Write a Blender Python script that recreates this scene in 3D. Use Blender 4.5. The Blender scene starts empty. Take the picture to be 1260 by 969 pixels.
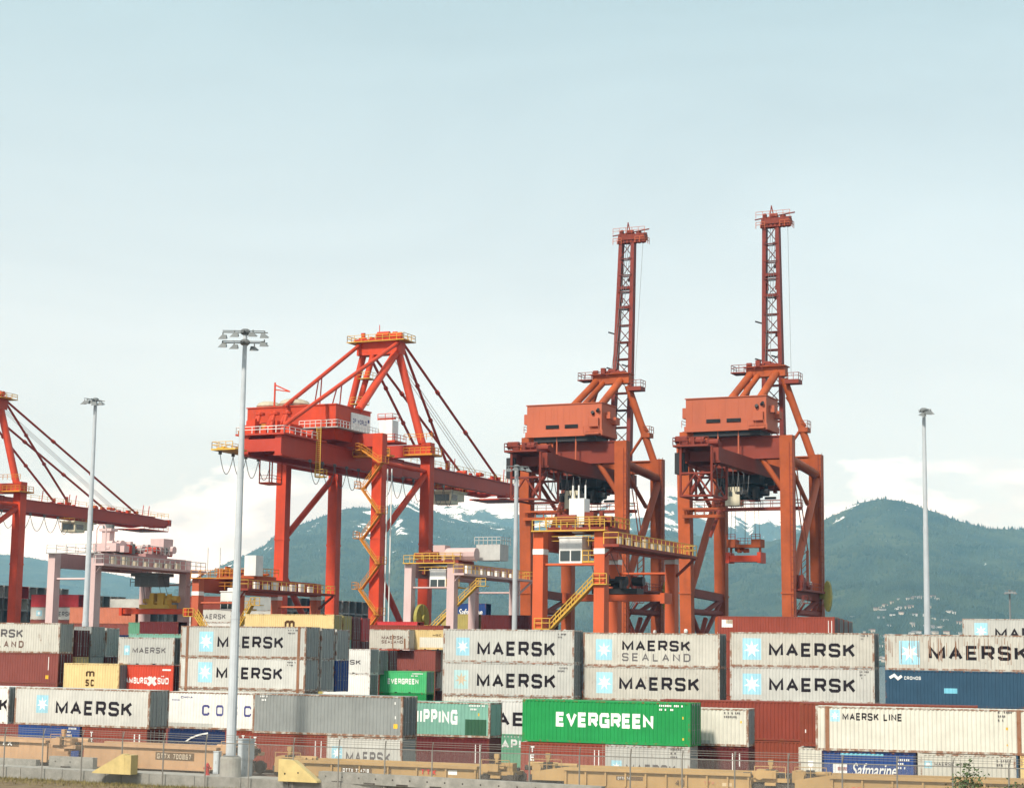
import bpy, math, random
import numpy as np
from mathutils import Matrix, Vector
R = math.radians
scene = bpy.context.scene
COL = scene.collection
rnd = random.Random(7)

# ------------------------------------------------------------------ camera
FPX, CX, CY, HZ, CZ, ROLL = 2300.0, 630.0, 484.5, 805.0, 9.34, 0.0145
PITCH = math.atan((HZ - CY) / FPX)
cam = bpy.data.cameras.new('camera')
cam.sensor_width = 36
cam.lens = FPX / 1260 * 36
cam.clip_end = 30000
cam.clip_start = 0.5
camo = bpy.data.objects.new('camera', cam)
CM = Matrix.Rotation(math.pi / 2 + PITCH, 3, 'X') @ Matrix.Rotation(ROLL, 3, 'Z')
camo.matrix_world = Matrix.Translation((0, 0, CZ)) @ CM.to_4x4()
COL.objects.link(camo)
scene.camera = camo

# ------------------------------------------------------------------ sky, sun, exposure
SUN_EL, SUN_AZ = R(44), R(-148)      # azimuth from +Y towards +X
scene.view_settings.view_transform = 'Standard'
scene.view_settings.look = 'None'
scene.view_settings.exposure = 0.42
scene.view_settings.gamma = 1
world = bpy.data.worlds.new('World')
scene.world = world
world.use_nodes = True
nt = world.node_tree
N, Lk = nt.nodes, nt.links
bg = N['Background']
sky = N.new('ShaderNodeTexSky')
sky.sky_type = 'NISHITA'
sky.sun_disc = False
sky.sun_elevation = SUN_EL
sky.sun_rotation = SUN_AZ
sky.altitude = 0
sky.air_density = 1.0
sky.dust_density = 3.0
sky.ozone_density = 2.0
tc = N.new('ShaderNodeTexCoord')
sep = N.new('ShaderNodeSeparateXYZ')
Lk.new(tc.outputs['Generated'], sep.inputs[0])
# thin high veil over the whole sky
veil = N.new('ShaderNodeMix'); veil.data_type = 'RGBA'
veil.inputs['Factor'].default_value = 0.82
Lk.new(sky.outputs[0], veil.inputs['A'])
ramp = N.new('ShaderNodeValToRGB')
ramp.color_ramp.elements[0].position = 0.0
ramp.color_ramp.elements[0].color = (0.86, 0.95, 0.97, 1)
ramp.color_ramp.elements[1].position = 0.36
ramp.color_ramp.elements[1].color = (0.50, 0.665, 0.69, 1)
e = ramp.color_ramp.elements.new(0.16); e.color = (0.81, 0.885, 0.885, 1)
Lk.new(sep.outputs['Z'], ramp.inputs[0])
vs = N.new('ShaderNodeMix'); vs.data_type = 'RGBA'; vs.blend_type = 'MULTIPLY'
vs.inputs['Factor'].default_value = 1
vs.inputs['B'].default_value = (6.6, 6.6, 6.6, 1)
mpv = N.new('ShaderNodeMapping'); mpv.inputs['Scale'].default_value = (1, 1, 3.2); mpv.inputs['Rotation'].default_value = (0, .25, 0)
Lk.new(tc.outputs['Generated'], mpv.inputs[0])
nv = N.new('ShaderNodeTexNoise'); nv.inputs['Scale'].default_value = 3.4; nv.inputs['Detail'].default_value = 7; nv.inputs['Roughness'].default_value = .55; nv.inputs['Distortion'].default_value = .6
Lk.new(mpv.outputs[0], nv.inputs['Vector'])
nvr = N.new('ShaderNodeMapRange'); nvr.inputs['From Min'].default_value = .3; nvr.inputs['From Max'].default_value = .7; nvr.inputs['To Min'].default_value = .93; nvr.inputs['To Max'].default_value = 1.06
Lk.new(nv.outputs[0], nvr.inputs['Value'])
vv = N.new('ShaderNodeVectorMath'); vv.operation = 'SCALE'
Lk.new(ramp.outputs[0], vv.inputs[0]); Lk.new(nvr.outputs[0], vv.inputs['Scale'])
Lk.new(vv.outputs[0], vs.inputs['A'])
Lk.new(vs.outputs['Result'], veil.inputs['B'])
# low clouds near the horizon
mp = N.new('ShaderNodeMapping'); mp.inputs['Scale'].default_value = (1, 1, 2.6)
Lk.new(tc.outputs['Generated'], mp.inputs[0])
nz = N.new('ShaderNodeTexNoise'); nz.inputs['Scale'].default_value = 9; nz.inputs['Detail'].default_value = 9
nz.inputs['Roughness'].default_value = 0.55; nz.inputs['Distortion'].default_value = 0.2
Lk.new(mp.outputs[0], nz.inputs['Vector'])
hm = N.new('ShaderNodeMapRange'); hm.inputs['From Min'].default_value = 0.15; hm.inputs['From Max'].default_value = 0.05
hm.inputs['To Min'].default_value = -0.40; hm.inputs['To Max'].default_value = 0.19
Lk.new(sep.outputs['Z'], hm.inputs['Value'])
ad = N.new('ShaderNodeMath'); ad.operation = 'ADD'
Lk.new(nz.outputs[0], ad.inputs[0]); Lk.new(hm.outputs[0], ad.inputs[1])
cm = N.new('ShaderNodeMapRange'); cm.inputs['From Min'].default_value = 0.45; cm.inputs['From Max'].default_value = 0.56
cm.inputs['To Max'].default_value = 0.95
Lk.new(ad.outputs[0], cm.inputs['Value'])
nz2 = N.new('ShaderNodeTexNoise'); nz2.inputs['Scale'].default_value = 14; nz2.inputs['Detail'].default_value = 6
Lk.new(mp.outputs[0], nz2.inputs['Vector'])
cr2 = N.new('ShaderNodeValToRGB')
cr2.color_ramp.elements[0].position = 0.38; cr2.color_ramp.elements[0].color = (0.52, 0.54, 0.55, 1)
cr2.color_ramp.elements[1].position = 0.6; cr2.color_ramp.elements[1].color = (0.98, 0.97, 0.95, 1)
Lk.new(nz2.outputs[0], cr2.inputs[0])
cs = N.new('ShaderNodeMix'); cs.data_type = 'RGBA'; cs.blend_type = 'MULTIPLY'; cs.inputs['Factor'].default_value = 1
cs.inputs['B'].default_value = (10.5, 10.4, 10.2, 1)
Lk.new(cr2.outputs[0], cs.inputs['A'])
cl = N.new('ShaderNodeMix'); cl.data_type = 'RGBA'
Lk.new(cm.outputs[0], cl.inputs['Factor'])
Lk.new(veil.outputs['Result'], cl.inputs['A']); Lk.new(cs.outputs['Result'], cl.inputs['B'])
Lk.new(cl.outputs['Result'], bg.inputs['Color'])
bg.inputs['Strength'].default_value = 0.13
sun = bpy.data.lights.new('sun', 'SUN')
sun.energy = 3.9
sun.angle = R(6)
sun.color = (1.0, 0.93, 0.82)
suno = bpy.data.objects.new('sun', sun)
sd = Vector((math.sin(SUN_AZ) * math.cos(SUN_EL), math.cos(SUN_AZ) * math.cos(SUN_EL), math.sin(SUN_EL)))
suno.rotation_euler = sd.to_track_quat('Z', 'Y').to_euler()
suno.location = (0, 0, 200)
COL.objects.link(suno)
scene.cycles.use_denoising = True
scene.cycles.volume_bounces = 0
scene.cycles.max_bounces = 6
scene.cycles.transparent_max_bounces = 16

# ------------------------------------------------------------------ pixel -> world helpers (survey of the place)
def ray(x, y):
    return CM @ Vector(((x - CX) / FPX, (CY - y) / FPX, -1.0))
def U(x, y, Y):
    d = ray(x, y); return Vector((0, 0, CZ)) + d * (Y / d.y)
def UZ(x, y, z):
    d = ray(x, y); return Vector((0, 0, CZ)) + d * ((z - CZ) / d.z)

# ------------------------------------------------------------------ mesh collector
class MB:
    def __init__(s): s.v = []; s.f = []; s.m = []
    def add(s, vs, fs, mi=0):
        o = len(s.v); s.v.extend([tuple(p) for p in vs])
        for f in fs: s.f.append(tuple(i + o for i in f)); s.m.append(mi)
    def box(s, x0, x1, y0, y1, z0, z1, mi=0):
        s.add([(x0, y0, z0), (x1, y0, z0), (x1, y1, z0), (x0, y1, z0), (x0, y0, z1), (x1, y0, z1), (x1, y1, z1), (x0, y1, z1)],
              [(0, 3, 2, 1), (4, 5, 6, 7), (0, 1, 5, 4), (1, 2, 6, 5), (2, 3, 7, 6), (3, 0, 4, 7)], mi)
    def beam(s, p0, p1, w, h, w1=None, h1=None, mi=0, side=None):
        p0, p1 = Vector(p0), Vector(p1); d = (p1 - p0).normalized()
        if side is None: side = d.cross(Vector((0, 0, 1)))
        else: side = Vector(side) - d * d.dot(Vector(side))
        if side.length < 1e-3: side = Vector((1, 0, 0)) - d * d.x
        side.normalize(); up = side.cross(d)
        w1 = w if w1 is None else w1; h1 = h if h1 is None else h1
        vs = []
        for p, a, b in ((p0, w, h), (p1, w1, h1)):
            for sx, sz in ((-1, -1), (1, -1), (1, 1), (-1, 1)): vs.append(p + side * (sx * a / 2) + up * (sz * b / 2))
        s.add(vs, [(0, 1, 2, 3), (7, 6, 5, 4), (0, 4, 5, 1), (1, 5, 6, 2), (2, 6, 7, 3), (3, 7, 4, 0)], mi)
    def tube(s, p0, p1, r, r1=None, n=8, mi=0, caps=True):
        p0, p1 = Vector(p0), Vector(p1); d = (p1 - p0)
        if d.length < 1e-6: return
        d.normalize()
        a = d.cross(Vector((0, 0, 1)))
        if a.length < 1e-3: a = Vector((1, 0, 0))
        a.normalize(); b = d.cross(a); r1 = r if r1 is None else r1
        vs = []
        for p, q in ((p0, r), (p1, r1)):
            for k in range(n):
                t = 2 * math.pi * (k + .5) / n; vs.append(p + a * (math.cos(t) * q) + b * (math.sin(t) * q))
        fs = [(k, k + n, (k + 1) % n + n, (k + 1) % n) for k in range(n)]
        if caps: fs += [tuple(range(n)), tuple(range(2 * n - 1, n - 1, -1))]
        s.add(vs, fs, mi)
    def path(s, pts, r, n=6, mi=0):
        for p, q in zip(pts, pts[1:]): s.tube(p, q, r, n=n, mi=mi)
    def lathe(s, c, prof, n=16, mi=0):
        c = Vector(c); vs = []; fs = []
        for r, z in prof:
            for k in range(n):
                t = 2 * math.pi * k / n; vs.append(c + Vector((r * math.cos(t), r * math.sin(t), z)))
        for j in range(len(prof) - 1):
            for k in range(n):
                a = j * n + k; b = j * n + (k + 1) % n; fs.append((a, b, b + n, a + n))
        fs.append(tuple(range(n - 1, -1, -1))); o = (len(prof) - 1) * n; fs.append(tuple(range(o, o + n)))
        s.add(vs, fs, mi)
    def prism(s, poly, y0, y1, mi=0):      # polygon in x,z extruded along y
        n = len(poly)
        vs = [(x, y0, z) for x, z in poly] + [(x, y1, z) for x, z in poly]
        fs = [tuple(range(n)), tuple(range(2 * n - 1, n - 1, -1))] + [(k, k + n, (k + 1) % n + n, (k + 1) % n) for k in range(n)]
        s.add(vs, fs, mi)
    def rail(s, pts, h=1.1, step=1.8, r=.035, mi=0):
        pts = [Vector(p) for p in pts]; up = Vector((0, 0, 1))
        for p, q in zip(pts, pts[1:]):
            L = (q - p).length; n = max(1, round(L / step))
            for zz in (h, h * .55): s.tube(p + up * zz, q + up * zz, r, n=4, mi=mi, caps=False)
            for k in range(n + 1):
                b = p.lerp(q, k / n); s.tube(b, b + up * h, r, n=4, mi=mi, caps=False)
    def mesh(s, name, mats):
        me = bpy.data.meshes.new(name); me.from_pydata(s.v, [], s.f)
        for m in mats: me.materials.append(m)
        if len(mats) > 1: me.polygons.foreach_set('material_index', s.m)
        me.update(); return me
    def build(s, name, mats, parent=None):
        if not isinstance(mats, (list, tuple)): mats = [mats]
        return link(name, s.mesh(name, mats), parent)
def link(name, me, parent=None):
    o = bpy.data.objects.new(name, me); COL.objects.link(o)
    if parent is not None: o.parent = parent
    return o
def tag(o, label=None, cat=None, group=None, kind=None):
    if label: o['label'] = label
    if cat: o['category'] = cat
    if group: o['group'] = group
    if kind: o['kind'] = kind
    return o
def empty(name, loc, rz=0, label=None, cat=None, group=None):
    o = bpy.data.objects.new(name, None); COL.objects.link(o); o.location = loc; o.rotation_euler = (0, 0, rz)
    return tag(o, label, cat, group)
CHILD = {}
def kids(o): return [c for c in bpy.data.objects if c.parent == o]
def copy_tree(o, parent=None):
    c = o.copy(); COL.objects.link(c)
    if parent is not None: c.parent = parent
    for k in kids(o): copy_tree(k, c)
    return c

# ------------------------------------------------------------------ materials
MATS = {}
def paint(name, col, rust=0.0, rough=.55, var=.10, metal=0.0, grime=.25, rcol=(.20, .075, .03), streak=(2.2, 2.2, .22), scale=.6):
    if name in MATS: return MATS[name]
    m = bpy.data.materials.new(name); m.use_nodes = True; MATS[name] = m
    t = m.node_tree; n, l = t.nodes, t.links; b = n['Principled BSDF']
    tcn = n.new('ShaderNodeTexCoord'); oi = n.new('ShaderNodeObjectInfo')
    mul = n.new('ShaderNodeMath'); mul.operation = 'MULTIPLY'; mul.inputs[1].default_value = 63.0
    l.new(oi.outputs['Random'], mul.inputs[0])
    off = n.new('ShaderNodeVectorMath'); off.operation = 'ADD'
    l.new(tcn.outputs['Object'], off.inputs[0]); l.new(mul.outputs[0], off.inputs[1])
    n1 = n.new('ShaderNodeTexNoise'); n1.inputs['Scale'].default_value = scale; n1.inputs['Detail'].default_value = 5
    n1.inputs['Roughness'].default_value = .65
    l.new(off.outputs[0], n1.inputs['Vector'])
    mr = n.new('ShaderNodeMapRange'); mr.inputs['From Min'].default_value = .3; mr.inputs['From Max'].default_value = .7
    mr.inputs['To Min'].default_value = 1 - var; mr.inputs['To Max'].default_value = 1 + var
    l.new(n1.outputs[0], mr.inputs['Value'])
    hv = n.new('ShaderNodeHueSaturation'); hv.inputs['Color'].default_value = (*col, 1)
    ov = n.new('ShaderNodeMapRange'); ov.inputs['To Min'].default_value = .88; ov.inputs['To Max'].default_value = 1.10; l.new(oi.outputs['Random'], ov.inputs['Value'])
    om = n.new('ShaderNodeMath'); om.operation = 'MULTIPLY'; l.new(mr.outputs[0], om.inputs[0]); l.new(ov.outputs[0], om.inputs[1])
    l.new(om.outputs[0], hv.inputs['Value'])
    bn = n.new('ShaderNodeBump'); bn.inputs['Strength'].default_value = .35; bn.inputs['Distance'].default_value = .06
    nb = n.new('ShaderNodeTexNoise'); nb.inputs['Scale'].default_value = 1.3; nb.inputs['Detail'].default_value = 3; l.new(off.outputs[0], nb.inputs['Vector'])
    l.new(nb.outputs[0], bn.inputs['Height']); l.new(bn.outputs[0], b.inputs['Normal'])
    # vertical dirt streaks
    vm = n.new('ShaderNodeVectorMath'); vm.operation = 'MULTIPLY'; vm.inputs[1].default_value = streak
    l.new(off.outputs[0], vm.inputs[0])
    n2 = n.new('ShaderNodeTexNoise'); n2.inputs['Scale'].default_value = 1.0; n2.inputs['Detail'].default_value = 6
    n2.inputs['Roughness'].default_value = .7
    l.new(vm.outputs[0], n2.inputs['Vector'])
    g = n.new('ShaderNodeMapRange'); g.inputs['From Min'].default_value = .5; g.inputs['From Max'].default_value = .75
    g.inputs['To Max'].default_value = grime
    l.new(n2.outputs[0], g.inputs['Value'])
    mx = n.new('ShaderNodeMix'); mx.data_type = 'RGBA'
    mx.inputs['B'].default_value = (*[c * .45 + .02 for c in col], 1)
    l.new(g.outputs[0], mx.inputs['Factor']); l.new(hv.outputs[0], mx.inputs['A'])
    last = mx.outputs['Result']
    if rust > 0:
        n3 = n.new('ShaderNodeTexNoise'); n3.inputs['Scale'].default_value = 1.7; n3.inputs['Detail'].default_value = 8
        n3.inputs['Roughness'].default_value = .75
        vm2 = n.new('ShaderNodeVectorMath'); vm2.operation = 'MULTIPLY'; vm2.inputs[1].default_value = (1.4, 1.4, .8)
        l.new(off.outputs[0], vm2.inputs[0]); l.new(vm2.outputs[0], n3.inputs['Vector'])
        th = .72 - .34 * rust
        rr = n.new('ShaderNodeMapRange'); rr.inputs['From Min'].default_value = th; rr.inputs['From Max'].default_value = th + .10
        rr.inputs['To Max'].default_value = .85
        l.new(n3.outputs[0], rr.inputs['Value'])
        m2 = n.new('ShaderNodeMix'); m2.data_type = 'RGBA'; m2.inputs['B'].default_value = (*rcol, 1)
        l.new(rr.outputs[0], m2.inputs['Factor']); l.new(last, m2.inputs['A']); last = m2.outputs['Result']
    l.new(last, b.inputs['Base Color'])
    b.inputs['Specular IOR Level'].default_value = .08 if name.startswith('ink') else .22
    b.inputs['Roughness'].default_value = rough; b.inputs['Metallic'].default_value = metal
    return m
def noisy(name, c0, c1, scale=2.0, rough=.9, detail=8, bump=0.0, scale2=None):
    if name in MATS: return MATS[name]
    m = bpy.data.materials.new(name); m.use_nodes = True; MATS[name] = m
    t = m.node_tree; n, l = t.nodes, t.links; b = n['Principled BSDF']
    tcn = n.new('ShaderNodeTexCoord')
    n1 = n.new('ShaderNodeTexNoise'); n1.inputs['Scale'].default_value = scale; n1.inputs['Detail'].default_value = detail
    n1.inputs['Roughness'].default_value = .7
    l.new(tcn.outputs['Object'], n1.inputs['Vector'])
    cr = n.new('ShaderNodeValToRGB')
    cr.color_ramp.elements[0].position = .35; cr.color_ramp.elements[0].color = (*c0, 1)
    cr.color_ramp.elements[1].position = .65; cr.color_ramp.elements[1].color = (*c1, 1)
    l.new(n1.outputs[0], cr.inputs[0]); l.new(cr.outputs[0], b.inputs['Base Color'])
    b.inputs['Roughness'].default_value = rough
    if bump:
        bn = n.new('ShaderNodeBump'); bn.inputs['Strength'].default_value = bump; bn.inputs['Distance'].default_value = .05
        l.new(n1.outputs[0], bn.inputs['Height']); l.new(bn.outputs[0], b.inputs['Normal'])
    return m

C_GREY = (.50, .495, .455); C_CREAM = (.60, .58, .50); C_WHITE = (.68, .67, .63)
P = {}
def pp(k, col, rust=.12, **kw): P[k] = (paint('paint ' + k, col, rust, **kw), paint('frame ' + k, tuple(c * .9 for c in col), min(1, rust + .52), **kw))
pp('light grey', C_GREY, .20); pp('rusty grey', (.50, .48, .42), .34); pp('warm white', C_CREAM, .18); pp('white', C_WHITE, .12)
pp('steel grey', (.27, .285, .275), .08); pp('door grey', (.30, .315, .295), .10); pp('dark grey', (.17, .175, .17), .1)
pp('brick red', (.235, .048, .030), .07); pp('dull red', (.23, .065, .052), .08); pp('dark red', (.105, .016, .017), .05); pp('orange red', (.60, .07, .035), .03)
pp('bright red', (.45, .04, .045), .02); pp('rust red', (.22, .050, .028), .07); pp('salmon', (.50, .17, .10), .05)
pp('green', (.016, .26, .068), .05); pp('fresh green', (.07, .43, .16), .03); pp('sea green', (.19, .38, .30), .10); pp('mid green', (.12, .30, .19), .05)
pp('blue', (.022, .060, .21), .06); pp('navy', (.012, .026, .085), .06); pp('slate blue', (.030, .075, .125), .07)
pp('yellow', (.62, .46, .20), .06); pp('pale yellow', (.66, .50, .24), .10); pp('olive yellow', (.36, .30, .10), .1)
RUST = paint('rust steel', (.26, .13, .075), .6)
INK = paint('ink black', (.022, .018, .022), 0, grime=.1); INKW = paint('ink white', (.75, .75, .72), 0, grime=.1)
INKBR = paint('ink brown', (.09, .045, .02), 0); INKBL = paint('ink violet', (.08, .08, .22), 0); INKR = paint('ink red', (.6, .03, .03), 0)
INKG = paint('ink grey', (.13, .12, .12), 0); INKY = paint('ink amber', (.75, .45, .05), 0); INKRB = paint('ink faded brown', (.16, .09, .07), .3)
STARBG = paint('pale blue panel', (.34, .60, .70), .05); STARBG2 = paint('worn blue panel', (.42, .60, .60), .2); STARC = paint('white emblem', (.80, .82, .80), 0); STARC2 = paint('worn emblem', (.55, .45, .32), .2)
CYAN = paint('cyan patch', (.18, .50, .62), 0); DGREEN = paint('dark green patch', (.035, .10, .055), 0); LSHADE = paint('painted shadow patch', (.50, .50, .46), .1)  # LSHADE: soft shadow low on two white containers, painted in as grey
STEEL = paint('rod steel', (.30, .31, .31), .2)

# ------------------------------------------------------------------ lettering
GL = {
 'A': (1.0, [[(0, 0), (.5, 1), (1, 0)], [(.2, .32), (.8, .32)]]), 'B': (.9, [[(0, 0), (0, 1), (.8, 1), (1, .87), (1, .63), (.85, .52), (0, .52)], [(.85, .52), (1, .4), (1, .13), (.8, 0), (0, 0)]]),
 'C': (.95, [[(1, .75), (1, .9), (.85, 1), (.15, 1), (0, .85), (0, .15), (.15, 0), (.85, 0), (1, .1), (1, .25)]]),
 'D': (.95, [[(0, 0), (0, 1), (.75, 1), (1, .8), (1, .2), (.75, 0), (0, 0)]]), 'E': (.85, [[(1, 1), (0, 1), (0, 0), (1, 0)], [(0, .5), (.9, .5)]]),
 'G': (.95, [[(1, .78), (.9, 1), (.15, 1), (0, .85), (0, .15), (.15, 0), (1, 0), (1, .45), (.55, .45)]]), 'H': (.9, [[(0, 0), (0, 1)], [(1, 0), (1, 1)], [(0, .5), (1, .5)]]),
 'I': (.16, [[(.5, 0), (.5, 1)]]), 'K': (.95, [[(0, 0), (0, 1)], [(1, 1), (.12, .45)], [(.42, .63), (1, 0)]]), 'L': (.8, [[(0, 1), (0, 0), (1, 0)]]),
 'M': (1.15, [[(0, 0), (0, 1), (.5, .12), (1, 1), (1, 0)]]), 'N': (.95, [[(0, 0), (0, 1), (1, 0), (1, 1)]]),
 'O': (1.0, [[(.15, 0), (0, .15), (0, .85), (.15, 1), (.85, 1), (1, .85), (1, .15), (.85, 0), (.15, 0)]]), 'P': (.85, [[(0, 0), (0, 1), (.8, 1), (1, .87), (1, .57), (.8, .45), (0, .45)]]),
 'R': (.92, [[(0, 0), (0, 1), (.82, 1), (1, .88), (1, .58), (.82, .46), (0, .46)], [(.55, .46), (1, 0)]]),
 'S': (.92, [[(1, .78), (1, .88), (.86, 1), (.14, 1), (0, .88), (0, .64), (.14, .53), (.86, .47), (1, .36), (1, .12), (.86, 0), (.14, 0), (0, .12), (0, .22)]]),
 'T': (.9, [[(0, 1), (1, 1)], [(.5, 1), (.5, 0)]]), 'U': (.9, [[(0, 1), (0, .15), (.15, 0), (.85, 0), (1, .15), (1, 1)]]), 'V': (1.0, [[(0, 1), (.5, 0), (1, 1)]]),
 'W': (1.3, [[(0, 1), (.25, 0), (.5, .9), (.75, 0), (1, 1)]]), 'X': (.95, [[(0, 0), (1, 1)], [(0, 1), (1, 0)]]), 'Y': (.95, [[(0, 1), (.5, .5), (1, 1)], [(.5, .5), (.5, 0)]]),
 '0': (.8, [[(.15, 0), (0, .15), (0, .85), (.15, 1), (.85, 1), (1, .85), (1, .15), (.85, 0), (.15, 0)]]), '4': (.85, [[(.75, 0), (.75, 1), (0, .3), (1, .3)]]),
 '5': (.8, [[(1, 1), (0, 1), (0, .55), (.85, .55), (1, .42), (1, .12), (.85, 0), (0, 0)]]), '3': (.8, [[(0, 1), (1, 1), (1, 0), (0, 0)], [(.3, .5), (1, .5)]]), '1': (.45, [[(.2, .8), (.7, 1), (.7, 0)]]), '2': (.8, [[(0, .85), (.1, 1), (.9, 1), (1, .85), (1, .6), (0, 0), (1, 0)]]),
 '7': (.8, [[(0, 1), (1, 1), (.35, 0)]]), '6': (.8, [[(1, 1), (.2, 1), (0, .85), (0, 0), (1, 0), (1, .52), (0, .52)]]), '8': (.8, [[(0, 0), (0, 1), (1, 1), (1, 0), (0, 0)], [(0, .5), (1, .5)]]), '9': (.8, [[(1, .48), (0, .48), (0, 1), (1, 1), (1, 0), (0, 0)]]),
 'm': (1.3, [[(0, 0), (0, 1)], [(0, .8), (.15, 1), (.38, 1), (.5, .85), (.5, 0)], [(.5, .8), (.65, 1), (.88, 1), (1, .85), (1, 0)]]),
 's': (.8, [[(1, .85), (.9, 1), (.1, 1), (0, .85), (0, .62), (1, .4), (1, .15), (.9, 0), (.1, 0), (0, .15)]]), 'c': (.8, [[(1, .8), (.85, 1), (.15, 1), (0, .85), (0, .15), (.15, 0), (.85, 0), (1, .2)]]),
 ' ': (.45, []), '>': (1.0, [[(0, 1), (.5, .5), (0, 0)], [(.25, 1), (1, 0)], [(.5, .5), (1, 1)]]), '-': (.5, [[(0, .5), (1, .5)]]),
}
def strip(pts, t):
    pts = [Vector((p[0], p[1])) for p in pts]
    closed = (pts[0] - pts[-1]).length < 1e-4
    if closed: pts = pts[:-1]
    n = len(pts); L, Rr = [], []
    for i in range(n):
        a = pts[i - 1] if (i > 0 or closed) else None
        b = pts[(i + 1) % n] if (i < n - 1 or closed) else None
        d0 = (pts[i] - a).normalized() if a is not None else None
        d1 = (b - pts[i]).normalized() if b is not None else None
        if d0 is None: d0 = d1
        if d1 is None: d1 = d0
        n0 = Vector((-d0.y, d0.x)); n1 = Vector((-d1.y, d1.x)); mm = n0 + n1
        if mm.length < .1: mm = n0
        mm.normalize(); k = 1 / max(.45, mm.dot(n0))
        L.append(pts[i] + mm * (t / 2 * k)); Rr.append(pts[i] - mm * (t / 2 * k))
    q = [(L[i], L[(i + 1) % n], Rr[(i + 1) % n], Rr[i]) for i in range(n if closed else n - 1)]
    return q
LETTER_CACHE = {}
def letters_quads(s, w, h, t, gap):
    # each glyph is drawn at unit height with stroke t, then set into the box w x h
    gwid = lambda c: t * 1.02 if c == 'I' else GL[c][0]
    ws = w / (sum(gwid(c) for c in s) + gap * (len(s) - 1)); x = 0; out = []
    for c in s:
        gw = gwid(c)
        for st in GL[c][1]:
            bw = max(0, gw - t); bh = 1 - t
            out.append([[Vector(((x + p.x) * ws, min(1, max(0, p.y)) * h)) for p in q] for q in strip([(t / 2 + p[0] * bw, t / 2 + p[1] * bh) for p in st], t)])
        x += gw + gap
    return out
def rib_xs(L):
    h = L / 2; n = round((L - .4) / .278); per = (L - .4) / n; xs = [(-h + .16, 0)]
    for i in range(n):
        x = -h + .2 + i * per; xs += [(x, 0), (x + per * .26, 0), (x + per * .5, .045), (x + per * .76, .045)]
    return xs + [(h - .2, 0), (h - .16, 0)]
def clip_x(poly, c, keep_gt):
    out = []
    for p, q in zip(poly, poly[1:] + poly[:1]):
        a, b = (p[0] - c, q[0] - c) if keep_gt else (c - p[0], c - q[0])
        if a >= 0: out.append(p)
        if (a > 0) != (b > 0) and abs(a - b) > 1e-9:
            t = a / (a - b); out.append((c, p[1] + (q[1] - p[1]) * t))
    return out
def drape(mb, polys, L, lift=.004):
    """lay flat painted shapes over the ribs of a container side"""
    xs = rib_xs(L)
    for pts, k in polys:
        lo, hi = min(p[0] for p in pts), max(p[0] for p in pts)
        for (xa, da), (xb, db) in zip(xs, xs[1:]):
            if xb <= lo or xa >= hi or xb - xa < 1e-6: continue
            c = clip_x(list(pts), xa, True)
            if len(c) > 2: c = clip_x(c, xb, False)
            if len(c) < 3: continue
            mb.add([(p[0], -1.209 + da + (db - da) * (p[0] - xa) / (xb - xa) - lift - .002 * (k % 4), p[1]) for p in c], [tuple(range(len(c)))])
def face_ccw(pts):
    ar = sum(p[0] * q[1] - q[0] * p[1] for p, q in zip(pts, pts[1:] + pts[:1])); return pts if ar > 0 else pts[::-1]
def text_part(par, s, x0, x1, z0, z1, mat, y=-1.228, t=.22, gap=.22, name='lettering', shear=0.0, L=None):
    mb = MB(); k = 0; polys = []
    for quads in letters_quads(s, x1 - x0, z1 - z0, t, gap):
        k += 1
        for q in quads:
            pts = face_ccw([(x0 + p.x + shear * p.y, z0 + p.y) for p in q])
            if L: polys.append((pts, k))
            else: mb.add([(p[0], y - .0025 * (k % 4), p[1]) for p in pts], [(0, 1, 2, 3)])
    if L: drape(mb, polys, L)
    return mb.build(name, mat, par)
def script_part(par, s, x0, x1, z0, z1, mat, y=-1.228, shear=.3, name='lettering'):
    c = bpy.data.curves.new('script', 'FONT'); c.body = s; c.shear = shear; c.offset = .012
    o = bpy.data.objects.new('script', c); COL.objects.link(o)
    dg = bpy.context.evaluated_depsgraph_get(); me = bpy.data.meshes.new_from_object(o.evaluated_get(dg))
    bpy.data.objects.remove(o)
    co = np.zeros(len(me.vertices) * 3); me.vertices.foreach_get('co', co); co = co.reshape(-1, 3)
    mn, mx = co.min(0), co.max(0)
    nx = x0 + (co[:, 0] - mn[0]) / (mx[0] - mn[0]) * (x1 - x0); nzv = z0 + (co[:, 1] - mn[1]) / (mx[1] - mn[1]) * (z1 - z0)
    co = np.stack([nx, np.full(len(nx), y), nzv], 1); me.vertices.foreach_set('co', co.ravel())
    me.materials.clear(); me.materials.append(mat); me.update()
    return link(name, me, par)
def rect_part(par, x0, x1, z0, z1, mat, y=-1.226, name='marking', L=None):
    mb = MB()
    if L: drape(mb, [([(x0, z0), (x1, z0), (x1, z1), (x0, z1)], 0)], L, .003)
    else: mb.add([(x0, y, z0), (x1, y, z0), (x1, y, z1), (x0, y, z1)], [(0, 1, 2, 3)])
    return mb.build(name, mat, par)
def star_part(par, xc, zc, w, h, bgm, stm, L):
    pn = rect_part(par, xc - w / 2, xc + w / 2, zc - h / 2, zc + h / 2, bgm, name='emblem_panel', L=L)
    mb = MB(); pts = []
    for k in range(14):
        r = (.46 if k % 2 == 0 else .19) * min(w, h); a = math.pi / 2 + k * math.pi / 7
        pts.append((xc + r * math.cos(a), zc + r * math.sin(a)))
    drape(mb, [(face_ccw([(xc, zc), pts[k], pts[(k + 1) % 14]]), 0) for k in range(14)], L, .007)
    mb.build('star', stm, pn)

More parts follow.
